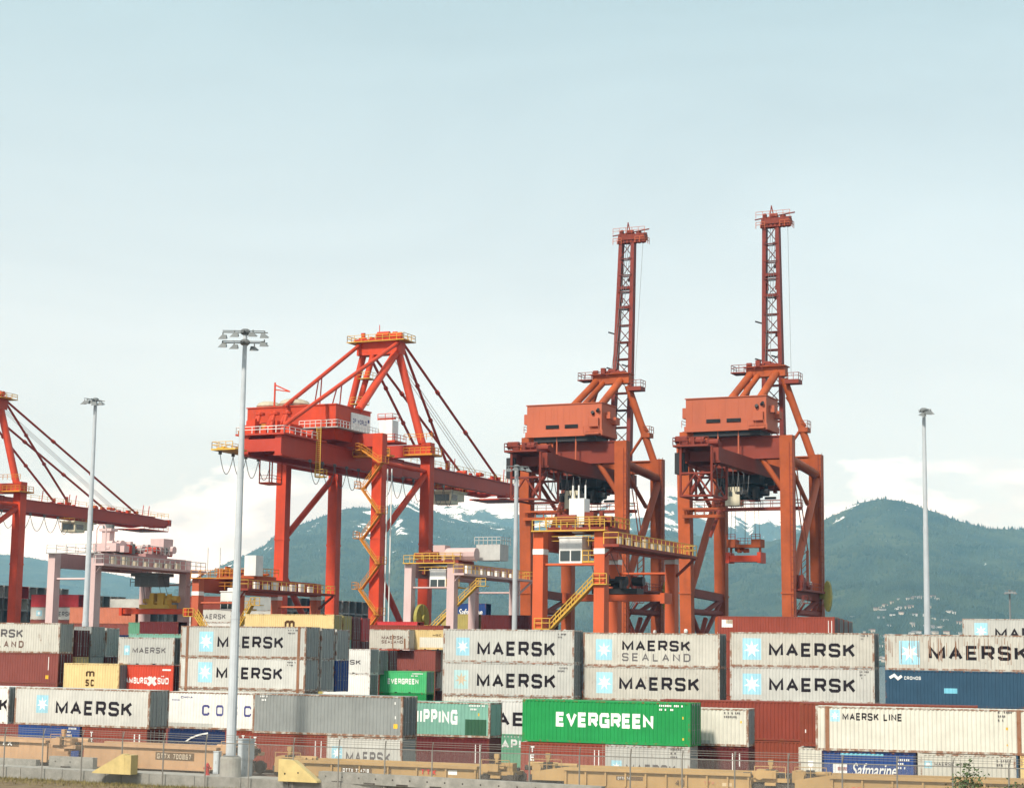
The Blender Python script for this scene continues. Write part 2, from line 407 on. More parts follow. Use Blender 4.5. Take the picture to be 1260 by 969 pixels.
# ------------------------------------------------------------------ shipping containers
BODY = {}
def body_mesh(L, H, post):
    k = (L, H, post)
    if k in BODY: return BODY[k]
    mb = MB(); h = L / 2; W = 1.219
    # corner posts (frame slot 1)
    for sx in (-1, 1):
        for sy in (-1, 1):
            x0, x1 = sorted((sx * h, sx * (h - .16))); y0, y1 = sorted((sy * W, sy * (W - .16)))
            mb.box(x0, x1, y0, y1, 0, H, 1)
    for sy in (-1, 1):   # side rails
        y0, y1 = sorted((sy * (W - .004), sy * (W - .1)))
        mb.box(-h + .16, h - .16, y0, y1, .02, .17, 1); mb.box(-h + .16, h - .16, y0, y1, H - .11, H - .012, 1)
    for sx in (-1, 1):   # end rails
        x0, x1 = sorted((sx * (h - .004), sx * (h - .1)))
        mb.box(x0, x1, -W + .16, W - .16, .02, .17, 1); mb.box(x0, x1, -W + .16, W - .16, H - .12, H - .012, 1)
    # corrugated sides
    per = (L - .4) / round((L - .4) / .278)
    n = round((L - .4) / per); xs = []
    for i in range(n):
        x = -h + .2 + i * per
        xs += [(x, 0), (x + per * .26, 0), (x + per * .5, .045), (x + per * .76, .045)]
    xs += [(h - .2, 0)]; xs = [(-h + .16, 0)] + xs + [(h - .16, 0)]
    zb, zt = .17, H - .11
    for sy in (-1, 1):
        vs = [(x, sy * (W - .01 - d), zb) for x, d in xs] + [(x, sy * (W - .01 - d), zt) for x, d in xs]
        m = len(xs)
        fs = [(i, i + 1, i + 1 + m, i + m) if sy < 0 else (i + 1, i, i + m, i + 1 + m) for i in range(m - 1)]
        mb.add(vs, fs, 0)
    # left end (corrugated), right end closed by doors
    mb.add([(-h + .06, -W + .16, .17), (-h + .06, W - .16, .17), (-h + .06, W - .16, H - .12), (-h + .06, -W + .16, H - .12)], [(0, 3, 2, 1)], 0)
    # roof, floor
    nr = int(L / .35); vs = []
    for i in range(nr * 2 + 1):
        x = -h + .02 + (L - .04) * i / (nr * 2); z = H - .03 + (.022 if i % 2 else 0)
        vs += [(x, -W + .05, z), (x, W - .05, z)]
    mb.add(vs, [(2 * i, 2 * i + 2, 2 * i + 3, 2 * i + 1) for i in range(nr * 2)], 0)
    mb.box(-h + .1, h - .1, -W + .1, W - .1, .05, .15, 1)
    if post:
        for sx in (-1, 1):
            x = sx * 6.1
            mb.box(x - .13, x + .13, -W - .006, -W + .03, 0, H, 2); mb.box(x - .13, x + .13, W - .03, W + .006, 0, H, 2)
    for i in range(2):   # fork pockets on short boxes
        if L < 7: mb.box((-1.05, .75)[i], (-.75, 1.05)[i], -W + .001, -W + .02, .03, .13, 2)
    BODY[k] = mb.mesh('container_body', [None, None, None]); return BODY[k]
DOOR = {}
def door_mesh(H, sgn, L):
    k = (H, sgn, L)
    if k in DOOR: return DOOR[k]
    mb = MB(); h = L / 2; y0, y1 = (-1.055, -.012) if sgn < 0 else (.012, 1.055); x = h - .03; zb, zt = .18, H - .13
    mb.box(x - .06, x, y0, y1, zb, zt, 0)
    nz = 5
    for i in range(nz):   # pressed panels
        z0 = zb + .08 + (zt - zb - .1) * i / nz; z1 = z0 + (zt - zb - .1) / nz * .72
        mb.box(x, x + .018, y0 + .1, y1 - .1, z0, z1, 0)
    for i in range(4):    # hinges
        z = zb + .2 + (zt - zb - .4) * i / 3; yh = y0 if sgn < 0 else y1 - .08
        mb.box(x, x + .025, yh, yh + .08, z - .05, z + .05, 0)
    rod = MB()
    for f in (.3, .72):
        yy = y0 + (y1 - y0) * f; rod.tube((x + .045, yy, zb - .08), (x + .045, yy, zt + .08), .022, n=6)
        rod.box(x + .02, x + .05, yy - .03, yy + .16, 1.05, 1.1)
        for z in (zb + .05, H / 2, zt - .05): rod.box(x + .018, x + .06, yy - .05, yy + .05, z - .03, z + .03)
    DOOR[k] = (mb.mesh('door', [None]), rod.mesh('lock_rod', [STEEL])); return DOOR[k]
def setmat(o, mats):
    for i, m in enumerate(mats):
        o.material_slots[i].link = 'OBJECT'; o.material_slots[i].material = m
HC, ST, L40, L20, L45 = 2.896, 2.591, 12.19, 6.06, 13.72
NCON = 0
def container(label, L, H, col, pos, yaw, doors=None, marks=(), group='shipping containers', rods=True, frame=None, parts=True):
    """pos: bottom centre; yaw in degrees: the long side runs to (cos, -sin)."""
    global NCON; NCON += 1
    pm, fm = P[col]
    o = link('shipping_container', body_mesh(L, H, L > 13)); o.location = pos; o.rotation_euler = (0, 0, -R(yaw))
    tag(o, label, 'container', group)
    setmat(o, [pm, P[frame][1] if frame else fm, RUST if L > 13 else MATS['ink black']])
    if parts:
        dcol = doors or col
        for sgn in (-1, 1):
            dm, rm = door_mesh(H, sgn, L)
            d = link('door', dm, o); setmat(d, [P[dcol][0]])
            if rods: link('lock_rod', rm, d)
    h = L / 2
    for mk in marks:
        k = mk[0]
        if k == 'T':
            _, s, a, b, c, d, mat = mk[:7]; kw = mk[7] if len(mk) > 7 else {}
            text_part(o, s, -h + a * L, -h + b * L, c * H, d * H, mat, L=L, **kw)
        elif k == 'I':
            _, s, a, b, c, d, mat = mk[:7]; script_part(o, s, -h + a * L, -h + b * L, c * H, d * H, mat, **(mk[7] if len(mk) > 7 else {}))
        elif k == 'S':
            _, a, b, c, d = mk[:5]; bgm, stm = mk[5:7] if len(mk) > 5 else (STARBG, STARC)
            star_part(o, -h + (a + b) / 2 * L, (c + d) / 2 * H, (b - a) * L, (d - c) * H, bgm, stm, L)
        elif k == 'R':
            _, a, b, c, d, mat = mk; rect_part(o, -h + a * L, -h + b * L, c * H, d * H, mat, L=L)
        elif k == 'P':   # polyline stroke
            _, pts, t, mat = mk; m2 = MB()
            for q in strip([(-h + a * L, c * H) for a, c in pts], t): m2.add([(p.x, -1.232, p.y) for p in q], [(3, 2, 1, 0)])
            m2.build('marking', mat, o)
        elif k == 'Z':   # paint scraped off the ribs, rust showing
            m2 = MB(); rr = random.Random(5); polys = []
            for i in range(mk[1]):
                a = rr.uniform(.02, .97); z1 = rr.uniform(.75, .95); z0 = z1 - rr.uniform(.15, .75); w = rr.uniform(.02, .06)
                polys.append(([(-h + a * L, max(.08, z0) * H), (-h + a * L + w, max(.08, z0) * H), (-h + a * L + w * .8, z1 * H), (-h + a * L + w * .2, z1 * H)], 0))
            drape(m2, polys, L, .016); m2.build('rust_streak', RUST, o)
        elif k == 'V':   # stacked upright letters
            _, s, xc, z1, hh, mat = mk
            for i, ch in enumerate(s): text_part(o, ch, -h + xc * L - hh * .4, -h + xc * L + hh * .4, z1 * H - (i + 1) * hh * 1.15, z1 * H - (i + .05) * hh * 1.15 - .1 * hh, mat)
        elif k == 'N':   # identification numbers: short rows of small white or dark ticks
            _, a, b, z, rows, mat = mk; m2 = MB(); rr = random.Random(NCON)
            for r_ in range(rows):
                x = a * L
                end = (b if r_ == 0 else a + (b - a) * rr.uniform(.35, .8)) * L
                while x < end:
                    w = rr.uniform(.06, .1)
                    if rr.random() < .82: m2.add([(-h + x, -1.228, z * H - r_ * .26), (-h + x + w, -1.228, z * H - r_ * .26), (-h + x + w, -1.228, z * H - r_ * .26 + .13), (-h + x, -1.228, z * H - r_ * .26 + .13)], [(0, 1, 2, 3)])
                    x += .13
            if m2.v: m2.build('code_marking', mat, o)
    return o

def yf(X): return 131.6 - .36 * X + .002 * X * X
def on_track(px, py, off):   # point of the track's container face seen at pixel (px,py)
    d = ray(px, py); Y = 130.0
    for _ in range(30): Y = yf(d.x / d.y * Y) + off
    X = d.x / d.y * Y
    return X, Y
def train_box(label, side, px, py, L, H, col, z0, off=0.0, dyaw=0.0, **kw):
    X, Y = on_track(px, py, off)
    slope = -.36 + .004 * (X + (L / 2 if side == 'L' else -L / 2)); yaw = -math.degrees(math.atan(slope)) + dyaw
    a = Vector((math.cos(R(yaw)), -math.sin(R(yaw)), 0)); b = Vector((math.sin(R(yaw)), math.cos(R(yaw)), 0))
    c = Vector((X, Y, z0)) + a * (L / 2 if side == 'L' else -L / 2) + b * 1.219
    return container(label, L, H, col, c, yaw, **kw)
def yard_box(label, side, px, py, Y, L, H, col, z0, yaw=20.0, row=0, tier_shift=0, **kw):
    p = U(px, py, Y); a = Vector((math.cos(R(yaw)), -math.sin(R(yaw)), 0)); b = Vector((math.sin(R(yaw)), math.cos(R(yaw)), 0))
    c = Vector((p.x, p.y, z0)) + a * ((L / 2 if side == 'L' else -L / 2) + tier_shift) + b * (1.219 + row * 2.75)
    return container(label, L, H, col, c, yaw, **kw)

# ================================================================== THE SETTING
def vnoise(x, y, seed=0):
    rs = np.random.RandomState(seed); T = rs.rand(256, 256)
    xi = np.floor(x).astype(int); yi = np.floor(y).astype(int); fx = x - xi; fy = y - yi
    fx = fx * fx * (3 - 2 * fx); fy = fy * fy * (3 - 2 * fy)
    g = lambda a, b: T[a % 256, b % 256]
    return (g(xi, yi) * (1 - fx) + g(xi + 1, yi) * fx) * (1 - fy) + (g(xi, yi + 1) * (1 - fx) + g(xi + 1, yi + 1) * fx) * fy
def fbm(x, y, o=5, seed=0, gain=.5):
    s = 0; a = 1; t = 0
    for k in range(o): s = s + a * vnoise(x * 2 ** k + 17.3 * k, y * 2 ** k + 9.1 * k, seed + k); t += a; a *= gain
    return s / t
NEAR = [(-200, 752), (-60, 748), (60, 745), (140, 742), (190, 735), (218, 724), (232, 716), (248, 708), (265, 700), (282, 690), (300, 683), (325, 671), (336, 661), (354, 650), (376, 643), (393, 637), (404, 632.6), (425, 626), (440, 625), (454, 626), (470, 624),
        (484, 620), (494, 612), (503, 615), (515, 622), (530, 629), (545, 633), (580, 642), (640, 652), (700, 660), (760, 655), (820, 652), (870, 660), (900, 668), (950, 664), (980, 655), (1012, 638.5),
        (1032, 630), (1048, 621), (1058, 617), (1069, 614.7), (1087, 613), (1108, 614), (1124, 618), (1137, 624), (1156, 630), (1173, 637), (1191, 642), (1217, 649), (1238, 650), (1260, 651), (1330, 655), (1500, 668)]
FAR = [(-200, 676), (-60, 680), (20, 683), (60, 690), (120, 702), (180, 714), (232, 718), (300, 706), (480, 640), (505, 628), (513, 626), (530, 629), (540, 626), (548, 622), (558, 623), (569, 621), (578, 624), (586, 623), (604, 626), (618, 630), (633, 629), (700, 632), (750, 620),
       (772, 615), (798, 610.5), (819, 608.6), (832, 611), (845, 616), (862, 622), (893, 630), (905, 635), (912, 638.7), (919, 644), (929, 637), (936, 639), (943, 635), (952, 641), (961, 642), (970, 646), (983, 645), (994, 647), (1012, 652), (1100, 670), (1260, 690), (1500, 700)]
def knots(lst):
    a, e = [], []
    for x, y in lst:
        d = ray(x, y); a.append(d.x / d.y); e.append(d.z / d.y)
    return np.array(a), np.array(e)
NA, NE = knots(NEAR); FA, FE = knots(FAR)
def ridge_r(u): return 5300 + 1500 * (1 / (1 + np.exp((u - .08) * 30)))
def smooth(t): t = np.clip(t, 0, 1); return t * t * (3 - 2 * t)
def terrain(u, r):
    X, Y = u * r, r
    rr = ridge_r(u); r0 = 2950.0
    zr = np.interp(u, NA, NE) * rr + CZ
    t = (r - r0) / (rr - r0)
    s = np.where(t < 1, np.clip(t, 0, 1) ** 1.25, 1 - .55 * np.clip(t - 1, 0, 2))
    gul = (fbm(X / 420 + 5, Y / 900, 5, 3) - .5) * 330 + (fbm(X / 130, Y / 190, 4, 9) - .5) * 110
    edge = np.clip(t, 0, 1) * np.clip(1 - t, 0, 1) * 2.2 + .02
    zn = 1.5 + (zr - 1.5) * s + gul * np.where(t > 0, edge, 0)
    rf = 9600.0; zf = np.interp(u, FA, FE) * rf + CZ
    t2 = (r - 6200) / (rf - 6200)
    s2 = np.where(t2 < 1, np.clip(t2, 0, 1) ** 1.1, 1 - .6 * np.clip(t2 - 1, 0, 1))
    gul2 = (fbm(X / 500 + 40, Y / 800, 5, 13) - .5) * 260
    zfar = zf * s2 + gul2 * (np.clip(t2, 0, 1) * np.clip(1 - t2, 0, 1) * 2 + .015)
    return np.maximum(zn, np.where(t2 > 0, zfar, -50)), (t2 > 0) & (zfar > zn)
us = np.linspace(-.40, .40, 640); rs = np.concatenate([np.linspace(2700, 3900, 70), np.linspace(3915, 7400, 150), np.linspace(7430, 10600, 90)])
UU, RR = np.meshgrid(us, rs)
ZZ, isfar = terrain(UU, RR)
XX = UU * RR
gx = np.gradient(ZZ, axis=1) / (np.gradient(XX, axis=1) + 1e-6)
snow_n = fbm(XX / 260, RR / 420, 6, 31, .6); snow_f = fbm(XX / 70, RR / 110, 4, 41, .6)
left = 1 / (1 + np.exp((UU - .09) * 40))
thr = np.where(isfar, 600, 520 * left + 620 * (1 - left))
sn = (ZZ - thr) / 260 + (snow_n - .5) * 3.4 + (snow_f - .5) * 3.2 - .25 + gx * .5
clear = ((snow_n - .62) * 9)          # logged clearings
# groomed slopes on the far summit between the two upright cranes
pu = (UU - .082); band = np.exp(-((pu + (ZZ - 700) * .00008) / .010) ** 2) * (ZZ > 520)
sn = np.where(isfar, sn + band * 1.0, sn)
for px_, wd_, st_ in ((498, .0045, 1.5), (458, .007, 1.0), (436, .004, .7), (515, .004, .9), (545, .006, .8)):
    cu = ray(px_, 640).x / ray(px_, 640).y; sn = sn + np.where(isfar, 0, np.exp(-((UU - cu - (snow_f - .5) * .012) / wd_) ** 2) * st_ * smooth((ZZ - 330) / 120) * (.2 + 1.6 * (snow_n - .3)))
SN = smooth(sn * 1.2).astype(np.float32)
me = bpy.data.meshes.new('hills')
nv, nu = ZZ.shape
verts = np.stack([XX.ravel(), RR.ravel(), ZZ.ravel()], 1)
i, j = np.meshgrid(np.arange(nv - 1), np.arange(nu - 1), indexing='ij'); a = (i * nu + j).ravel()
faces = np.stack([a, a + 1, a + 1 + nu, a + nu], 1)
def fast_mesh(me, verts, faces):
    k = faces.shape[1]
    me.vertices.add(len(verts)); me.vertices.foreach_set('co', verts.astype(np.float32).ravel())
    me.loops.add(faces.size); me.loops.foreach_set('vertex_index', faces.astype(np.int32).ravel())
    me.polygons.add(len(faces)); me.polygons.foreach_set('loop_start', np.arange(0, faces.size, k, dtype=np.int32))
    me.update(calc_edges=True); me.validate()
fast_mesh(me, verts, faces)
at = me.attributes.new('snow', 'FLOAT', 'POINT'); at.data.foreach_set('value', SN.ravel())
me.polygons.foreach_set('use_smooth', np.ones(len(faces), bool))
m = bpy.data.materials.new('hillside'); m.use_nodes = True; n, l = m.node_tree.nodes, m.node_tree.links; b = n['Principled BSDF']
atn = n.new('ShaderNodeAttribute'); atn.attribute_name = 'snow'
tcn = n.new('ShaderNodeTexCoord')
n1 = n.new('ShaderNodeTexNoise'); n1.inputs['Scale'].default_value = .006; n1.inputs['Detail'].default_value = 12; n1.inputs['Roughness'].default_value = .7
l.new(tcn.outputs['Object'], n1.inputs['Vector'])
cr = n.new('ShaderNodeValToRGB'); cr.color_ramp.elements[0].position = .35; cr.color_ramp.elements[0].color = (.012, .026, .018, 1)
cr.color_ramp.elements[1].position = .68; cr.color_ramp.elements[1].color = (.075, .095, .050, 1)
l.new(n1.outputs[0], cr.inputs[0])
n2 = n.new('ShaderNodeTexNoise'); n2.inputs['Scale'].default_value = .05; n2.inputs['Detail'].default_value = 9
l.new(tcn.outputs['Object'], n2.inputs['Vector'])
sa = n.new('ShaderNodeMath'); sa.operation = 'ADD'; l.new(atn.outputs['Fac'], sa.inputs[0])
sb = n.new('ShaderNodeMath'); sb.operation = 'MULTIPLY_ADD'; sb.inputs[1].default_value = 2.6; sb.inputs[2].default_value = -1.38
l.new(n2.outputs[0], sb.inputs[0]); l.new(sb.outputs[0], sa.inputs[1])
sm = n.new('ShaderNodeMapRange'); sm.inputs['From Min'].default_value = .45; sm.inputs['From Max'].default_value = .62; l.new(sa.outputs[0], sm.inputs['Value'])
mx = n.new('ShaderNodeMix'); mx.data_type = 'RGBA'; mx.inputs['B'].default_value = (.82, .85, .88, 1)
l.new(sm.outputs[0], mx.inputs['Factor']); l.new(cr.outputs[0], mx.inputs['A']); l.new(mx.outputs['Result'], b.inputs['Base Color'])
b.inputs['Roughness'].default_value = 1; b.inputs['Specular IOR Level'].default_value = .1
me.materials.append(m)
tag(link('hills', me), kind='structure')

# conifers over the slopes: nobody could count them
rsn = np.random.RandomState(5)
NT = 190000
tu = rsn.uniform(-.33, .33, NT); tr = np.where(rsn.rand(NT) < .75, rsn.uniform(3050, 6900, NT), rsn.uniform(6900, 9700, NT))
XT = 9000
tu[:XT] = rsn.normal(ray(1115, 760).x / ray(1115, 760).y, .034, XT); tr[:XT] = rsn.uniform(2990, 3650, XT)
tz, tf = terrain(tu, tr)
iu = np.clip(((tu + .40) / .80 * 639).round().astype(int), 0, 639); ir = np.clip(np.searchsorted(rs, tr), 0, nv - 1)
keep = (SN[ir, iu] < rsn.uniform(.15, .6, NT)) & (tz > 12)
dens = fbm(tu * tr / 160, tr / 240, 4, 77)
keep &= rsn.rand(NT) < np.clip((dens - .28) * 3.2, .12, 1)
tu, tr, tz = tu[keep], tr[keep], tz[keep]; n_ = len(tu)
hh = rsn.uniform(4, 11, n_) * np.where(tz < 130, .85, 1); wd = hh * rsn.uniform(.22, .36, n_); ph = rsn.uniform(0, 6.28, n_)
K = 4
V = np.zeros((n_, K + 1, 3)); V[:, K] = np.stack([tu * tr, tr, tz + hh], 1)
for k in range(K):
    an = ph + 2 * math.pi * k / K; rj = wd * rsn.uniform(.75, 1.25, n_)
    V[:, k] = np.stack([tu * tr + np.cos(an) * rj, tr + np.sin(an) * rj, tz - 2 + rsn.uniform(0, 3, n_)], 1)
base = np.arange(n_)[:, None] * (K + 1)
F_ = np.concatenate([np.stack([base[:, 0] + k, base[:, 0] + (k + 1) % K, base[:, 0] + K], 1) for k in range(K)])
mf = bpy.data.meshes.new('forest'); fast_mesh(mf, V.reshape(-1, 3), F_)
mm = noisy('conifer green', (.010, .024, .016), (.045, .070, .034), .008, .95, 8); mf.materials.append(mm)
tag(link('forest', mf), 'dark conifer forest covering the slopes behind the port', 'forest', kind='stuff')

# air
hz = MB(); hz.box(-6500, 6500, -60, 11200, -12, 860)
hzm = bpy.data.materials.new('air'); hzm.use_nodes = True; n = hzm.node_tree.nodes; n.remove(n['Principled BSDF'])
pv = n.new('ShaderNodeVolumePrincipled'); pv.inputs['Color'].default_value = (.30, .68, 1.0, 1); pv.inputs['Absorption Color'].default_value = (1, 1, 1, 1); pv.inputs['Density'].default_value = .000080
pv.inputs['Anisotropy'].default_value = -.2
hzm.node_tree.links.new(pv.outputs[0], n['Material Output'].inputs['Volume'])
tag(hz.build('haze', hzm), 'pale blue haze in front of the far mountains', 'haze', kind='stuff')

# ground
asph = noisy('yard asphalt', (.055, .055, .055), (.10, .098, .092), .4, .9)
g = MB(); g.add([(-9000, -200, -.02), (9000, -200, -.02), (9000, 12000, -.02), (-9000, 12000, -.02)], [(0, 1, 2, 3)])
tag(g.build('ground', asph), kind='structure')
wq = lambda X: 337 - .466 * (X + 14.8)
wm = paint('inlet water', (.035, .06, .07), 0, rough=.18, grime=.1)
g = MB(); g.add([(-520, wq(-520), .0), (420, wq(420), .0), (2400, 2960, .0), (-2400, 2960, .0)], [(0, 1, 2, 3)])
tag(g.build('water', wm), kind='structure')
conc = noisy('pale concrete', (.30, .285, .25), (.42, .40, .36), .9, .9)
conc2 = noisy('old concrete', (.20, .195, .17), (.33, .315, .28), 1.3, .92)
def off_line(off, x0, x1, n=40): return [(x0 + (x1 - x0) * k / n, yf(x0 + (x1 - x0) * k / n) + off) for k in range(n + 1)]
def sheet(name, offa, offb, za, zb, mat, x0=-75, x1=75):
    A, B = off_line(offa, x0, x1), off_line(offb, x0, x1); s = MB()
    vs = [(x, y, za) for x, y in A] + [(x, y, zb) for x, y in B]; n = len(A)
    s.add(vs, [(k, k + 1, k + 1 + n, k + n) for k in range(n - 1)]); return tag(s.build(name, mat), kind='structure')
sheet('pavement', -9.0, -6.0, .75, .75, conc)
def curb(name, offa, offb, z0, z1, mat, x0, x1, n=40):
    s = MB(); A, B = off_line(offa, x0, x1, n), off_line(offb, x0, x1, n); n += 1
    vs = [(x, y, z0) for x, y in A] + [(x, y, z1) for x, y in A] + [(x, y, z1) for x, y in B] + [(x, y, z0) for x, y in B]
    fs = []
    for k in range(n - 1):
        for q in range(3): fs.append((q * n + k, q * n + k + 1, (q + 1) * n + k + 1, (q + 1) * n + k))
    fs += [(0, n, 2 * n, 3 * n), (n - 1, 4 * n - 1, 3 * n - 1, 2 * n - 1)]
    s.add(vs, fs); return s.build(name, mat)
for k in range(14):      # kerb stones with open joints
    x0 = -52 + k * 3.4
    if x0 < -8: tag(curb('kerb', -9.42, -9.0, -.02, .80, conc2, x0, x0 + 3.36, 4), kind='structure')
tag(curb('kerb', -9.42, -9.0, -.02, .80, conc2, x0=-7.8, x1=75), kind='structure')
ball = noisy('track ballast', (.09, .085, .075), (.24, .22, .19), 6, .95)
sheet('track_bed', -6.0, 9.0, .55, .55, ball)
earth = noisy('dry earth', (.10, .065, .03), (.20, .14, .07), .6, .95)
sheet('embankment', -40, -9.43, .0, .02, earth)
# rails
railm = paint('rail steel', (.16, .11, .085), .3)
for ti, o in enumerate((-3.6, 1.2, 8.7 - .1)):
    for d in (-.72, .72):
        if o < 8: tag(curb('track_rail', o + d - .035, o + d + .035, .555, .72, railm, -75, 75, 60), kind='structure')

# grass in front of the kerb
gr = MB(); rg = random.Random(3)
for k in range(5200):
    x = rg.uniform(-46, -14); y = yf(x) - 9.5 - abs(rg.gauss(0, 2.2)) - .1
    h = rg.uniform(.06, .28); a = rg.uniform(0, 6.28); w = .03; lx, ly = rg.uniform(-.12, .12), rg.uniform(-.12, .12)
    gr.add([(x - w * math.cos(a), y - w * math.sin(a), .0), (x + w * math.cos(a), y + w * math.sin(a), .0), (x + lx, y + ly, h)], [(0, 1, 2)])
tag(gr.build('grass', noisy('dry grass', (.11, .10, .03), (.26, .20, .08), 1.5, .9)), 'short dry grass in front of the kerb', 'grass', kind='stuff')

# ================================================================== CONTAINERS ON THE TRAIN
LG = 'light grey'
NUM = lambda m=INKW: ('N', .80, .93, .90, 2, m)
# --- front track, upper tier (z 3.40)
train_box('light grey container with pale blue star square and dark lettering, left end of train', 'R', 184, 868, 13.0, HC, LG, 3.40, doors='door grey',
          marks=[('S', .165, .255, .33, .80), ('T', 'MAERSK', .31, .875, .30, .68, INK)], frame='rusty grey')
train_box('white container cut by the left picture edge, only two dark letters showing', 'R', 10.5, 862, L40, HC, 'white', 3.40, doors='door grey', marks=[('T', 'MAERSK', .44, 1.0, .33, .68, INK)])
train_box('weathered plain grey container with small amber square, directly right of the blue-lettered white one', 'R', 495.4, 880, L40, HC, 'steel grey', 3.40, doors='dark grey', frame='rusty grey',
          marks=[('N', .05, .10, .90, 2, INKW), ('R', .942, .968, .22, .33, INKY), ('R', .948, .955, .45, .52, INKW), ('R', .945, .952, .80, .86, INKW)])
train_box('large bright green container with white block lettering, upper tier in the middle of the train', 'R', 849.5, 890, L40, HC, 'green', 3.40, dyaw=4, doors='green',
          marks=[('T', 'EVERGREEN', .205, .785, .375, .72, INKW, dict(t=.26, gap=.12)), ('N', .82, .955, .90, 2, INKW), ('R', .953, .963, .14, .19, INKY), ('R', .953, .96, .62, .68, INKY)])
train_box('long white container with small dark lettering at its upper left, right end of the train', 'L', 1003.5, 893, L45, HC, 'warm white', 3.40, doors='door grey', frame='rusty grey',
          marks=[('T', 'MAERSK LINE', .128, .408, .69, .86, INK), ('S', .070, .115, .66, .92), ('N', .85, .91, .92, 3, INKG), ('R', .885, .895, .55, .61, INKY), ('R', .887, .893, .20, .24, INKY)])
# --- front track, lower tier (stand in wells at z 0.80)
train_box('blue short container with white script and flag under the left star container', 'R', 98, 900, L20, ST, 'blue', .80, rods=False,
          marks=[('I', 'Safmarine', .30, .86, .34, .62, INKW), ('R', .08, .22, .38, .62, INKW), ('R', .12, .22, .46, .54, INKR), ('N', .80, .94, .92, 3, INKW)])
train_box('brick red short container with white upright mark under the left star container', 'R', 180.5, 905, L20, ST, 'brick red', .80, doors='dark red',
          marks=[('V', 'TEX', .15, .90, .42, INKW), ('R', .80, .815, .35, .85, INKW), ('R', .88, .895, .35, .85, INKW)])
train_box('rust red short container beneath the left half of the plain grey container', 'R', 402, 915, L20, ST, 'brick red', .80, rods=False,
          marks=[('V', 'TEX', .02, .93, .40, INKW), ('R', .84, .85, .30, .85, INKW), ('R', .92, .93, .30, .85, INKW)])
train_box('light grey short container with dark block lettering under the plain grey container', 'R', 494.8, 920, L20, ST, LG, .80, doors='steel grey', rods=False, frame='rusty grey',
          marks=[('T', 'MAERSK', .27, .85, .28, .60, INKG), ('S', .08, .22, .35, .72)])
train_box('brick red short container with white upright letters under the large green container', 'R', 744.6, 925, L20, ST, 'brick red', .80, rods=False,
          marks=[('V', 'TEX', .14, .93, .46, INKW), ('R', .87, .88, .30, .85, INKW), ('R', .92, .93, .25, .85, INKW)])
train_box('light grey short container with dark lettering low down under the large green container', 'R', 849, 928, L20, ST, LG, .80, doors='steel grey', rods=False,
          marks=[('T', 'MAERSK', .27, .84, .24, .52, INKG), ('S', .10, .22, .26, .6), ('N', .78, .90, .90, 3, INKG)])
train_box('dark blue short container with white script and red flag under the long white container', 'R', 1127, 938, L20, ST, 'blue', .80, rods=False, frame='navy',
          marks=[('I', 'Safmarine', .32, .80, .38, .72, INKW), ('R', .12, .27, .42, .70, INKW), ('R', .17, .27, .52, .61, INKR), ('R', .20, .66, .90, .96, CYAN), ('N', .81, .93, .80, 3, INKW)])
train_box('white short container with tiny dark lettering, behind the green bush', 'R', 1250.5, 945, L20, ST, 'warm white', .80, rods=False,
          marks=[('T', 'MAERSK LINE', .155, .49, .70, .80, INKG), ('S', .05, .13, .64, .82), ('N', .80, .94, .84, 2, INKG)])
train_box('yellow short container at the right picture edge under the long white container', 'L', 1255.5, 945, L20, ST, 'yellow', .80, rods=False)
# --- second track
train_box('white container with spaced violet-blue letters behind the tall lamp mast base', 'L', 204.5, 870, L40, HC, 'white', 3.20, off=7.5, doors='door grey', frame='rusty grey',
          marks=[('T', 'C O S C O', .275, .75, .37, .66, INKBL, dict(t=.2)), ('T', 'CHINA', .11, .20, .82, .88, INKBL), ('R', .04, .10, .76, .78, INKBL), ('R', .0, .36, .04, .16, LSHADE)])
train_box('navy short container with white swoosh and letters behind the orange tan wagon', 'L', 206.5, 902, L20, ST, 'navy', .60, off=7.5, rods=False,
          marks=[('P', [(.28, .62), (.36, .74), (.48, .84), (.62, .90)], .12, INKW), ('T', 'COSCO', .15, .93, .22, .46, INKW)])
train_box('brick red short container just right of the lamp mast, behind the plain grey container', 'L', 277, 905, L20, ST, 'brick red', .60, off=7.5, rods=False, marks=[('V', 'TEX', .27, .90, .42, INKW), ('R', .19, .205, .55, .8, INKW)])
train_box('sea green container with white letters and a dark green patch', 'R', 603, 883, L40, ST, 'sea green', 3.19, off=8.5, frame='rusty grey', rods=False,
          marks=[('T', 'CHINA SHIPPING', .145, .785, .36, .78, INKW, dict(t=.26, gap=.2)), ('R', .835, .975, .03, .52, DGREEN), ('N', .86, .96, .88, 2, INKW), ('R', .92, .928, .62, .70, INKY), ('R', .0, .84, .0, .07, DGREEN)])
train_box('dark red container with white bars beneath the sea green container', 'R', 602, 920, L40, ST, 'dark red', .58, off=8.5, frame='dark red', rods=False,
          marks=[('V', 'TEX', .46, .90, .36, INKW), ('R', .905, .911, .30, .82, INKW), ('R', .935, .941, .30, .82, INKW)])
train_box('plain white container with shade painted on its foot directly right of the large green one', 'R', 921, 890, L40, ST, 'warm white', 3.28, off=4.6, doors='steel grey', frame='rusty grey',
          marks=[('R', .50, .78, .03, .15, LSHADE), ('N', .86, .95, .86, 2, INKG), ('R', .952, .962, .62, .68, INKY)], rods=False)
train_box('dark red container with white bars beneath the plain white container', 'R', 921, 930, L40, ST, 'dark red', .66, off=4.6, rods=False, marks=[('R', .905, .911, .30, .84, INKW), ('R', .945, .951, .50, .84, INKW)])
train_box('rust red container behind the long white one, only left end and top showing', 'L', 984, 885, L40, HC, 'rust red', 3.40, off=8.5, rods=False, marks=[('R', .03, .036, .28, .36, INKW)])
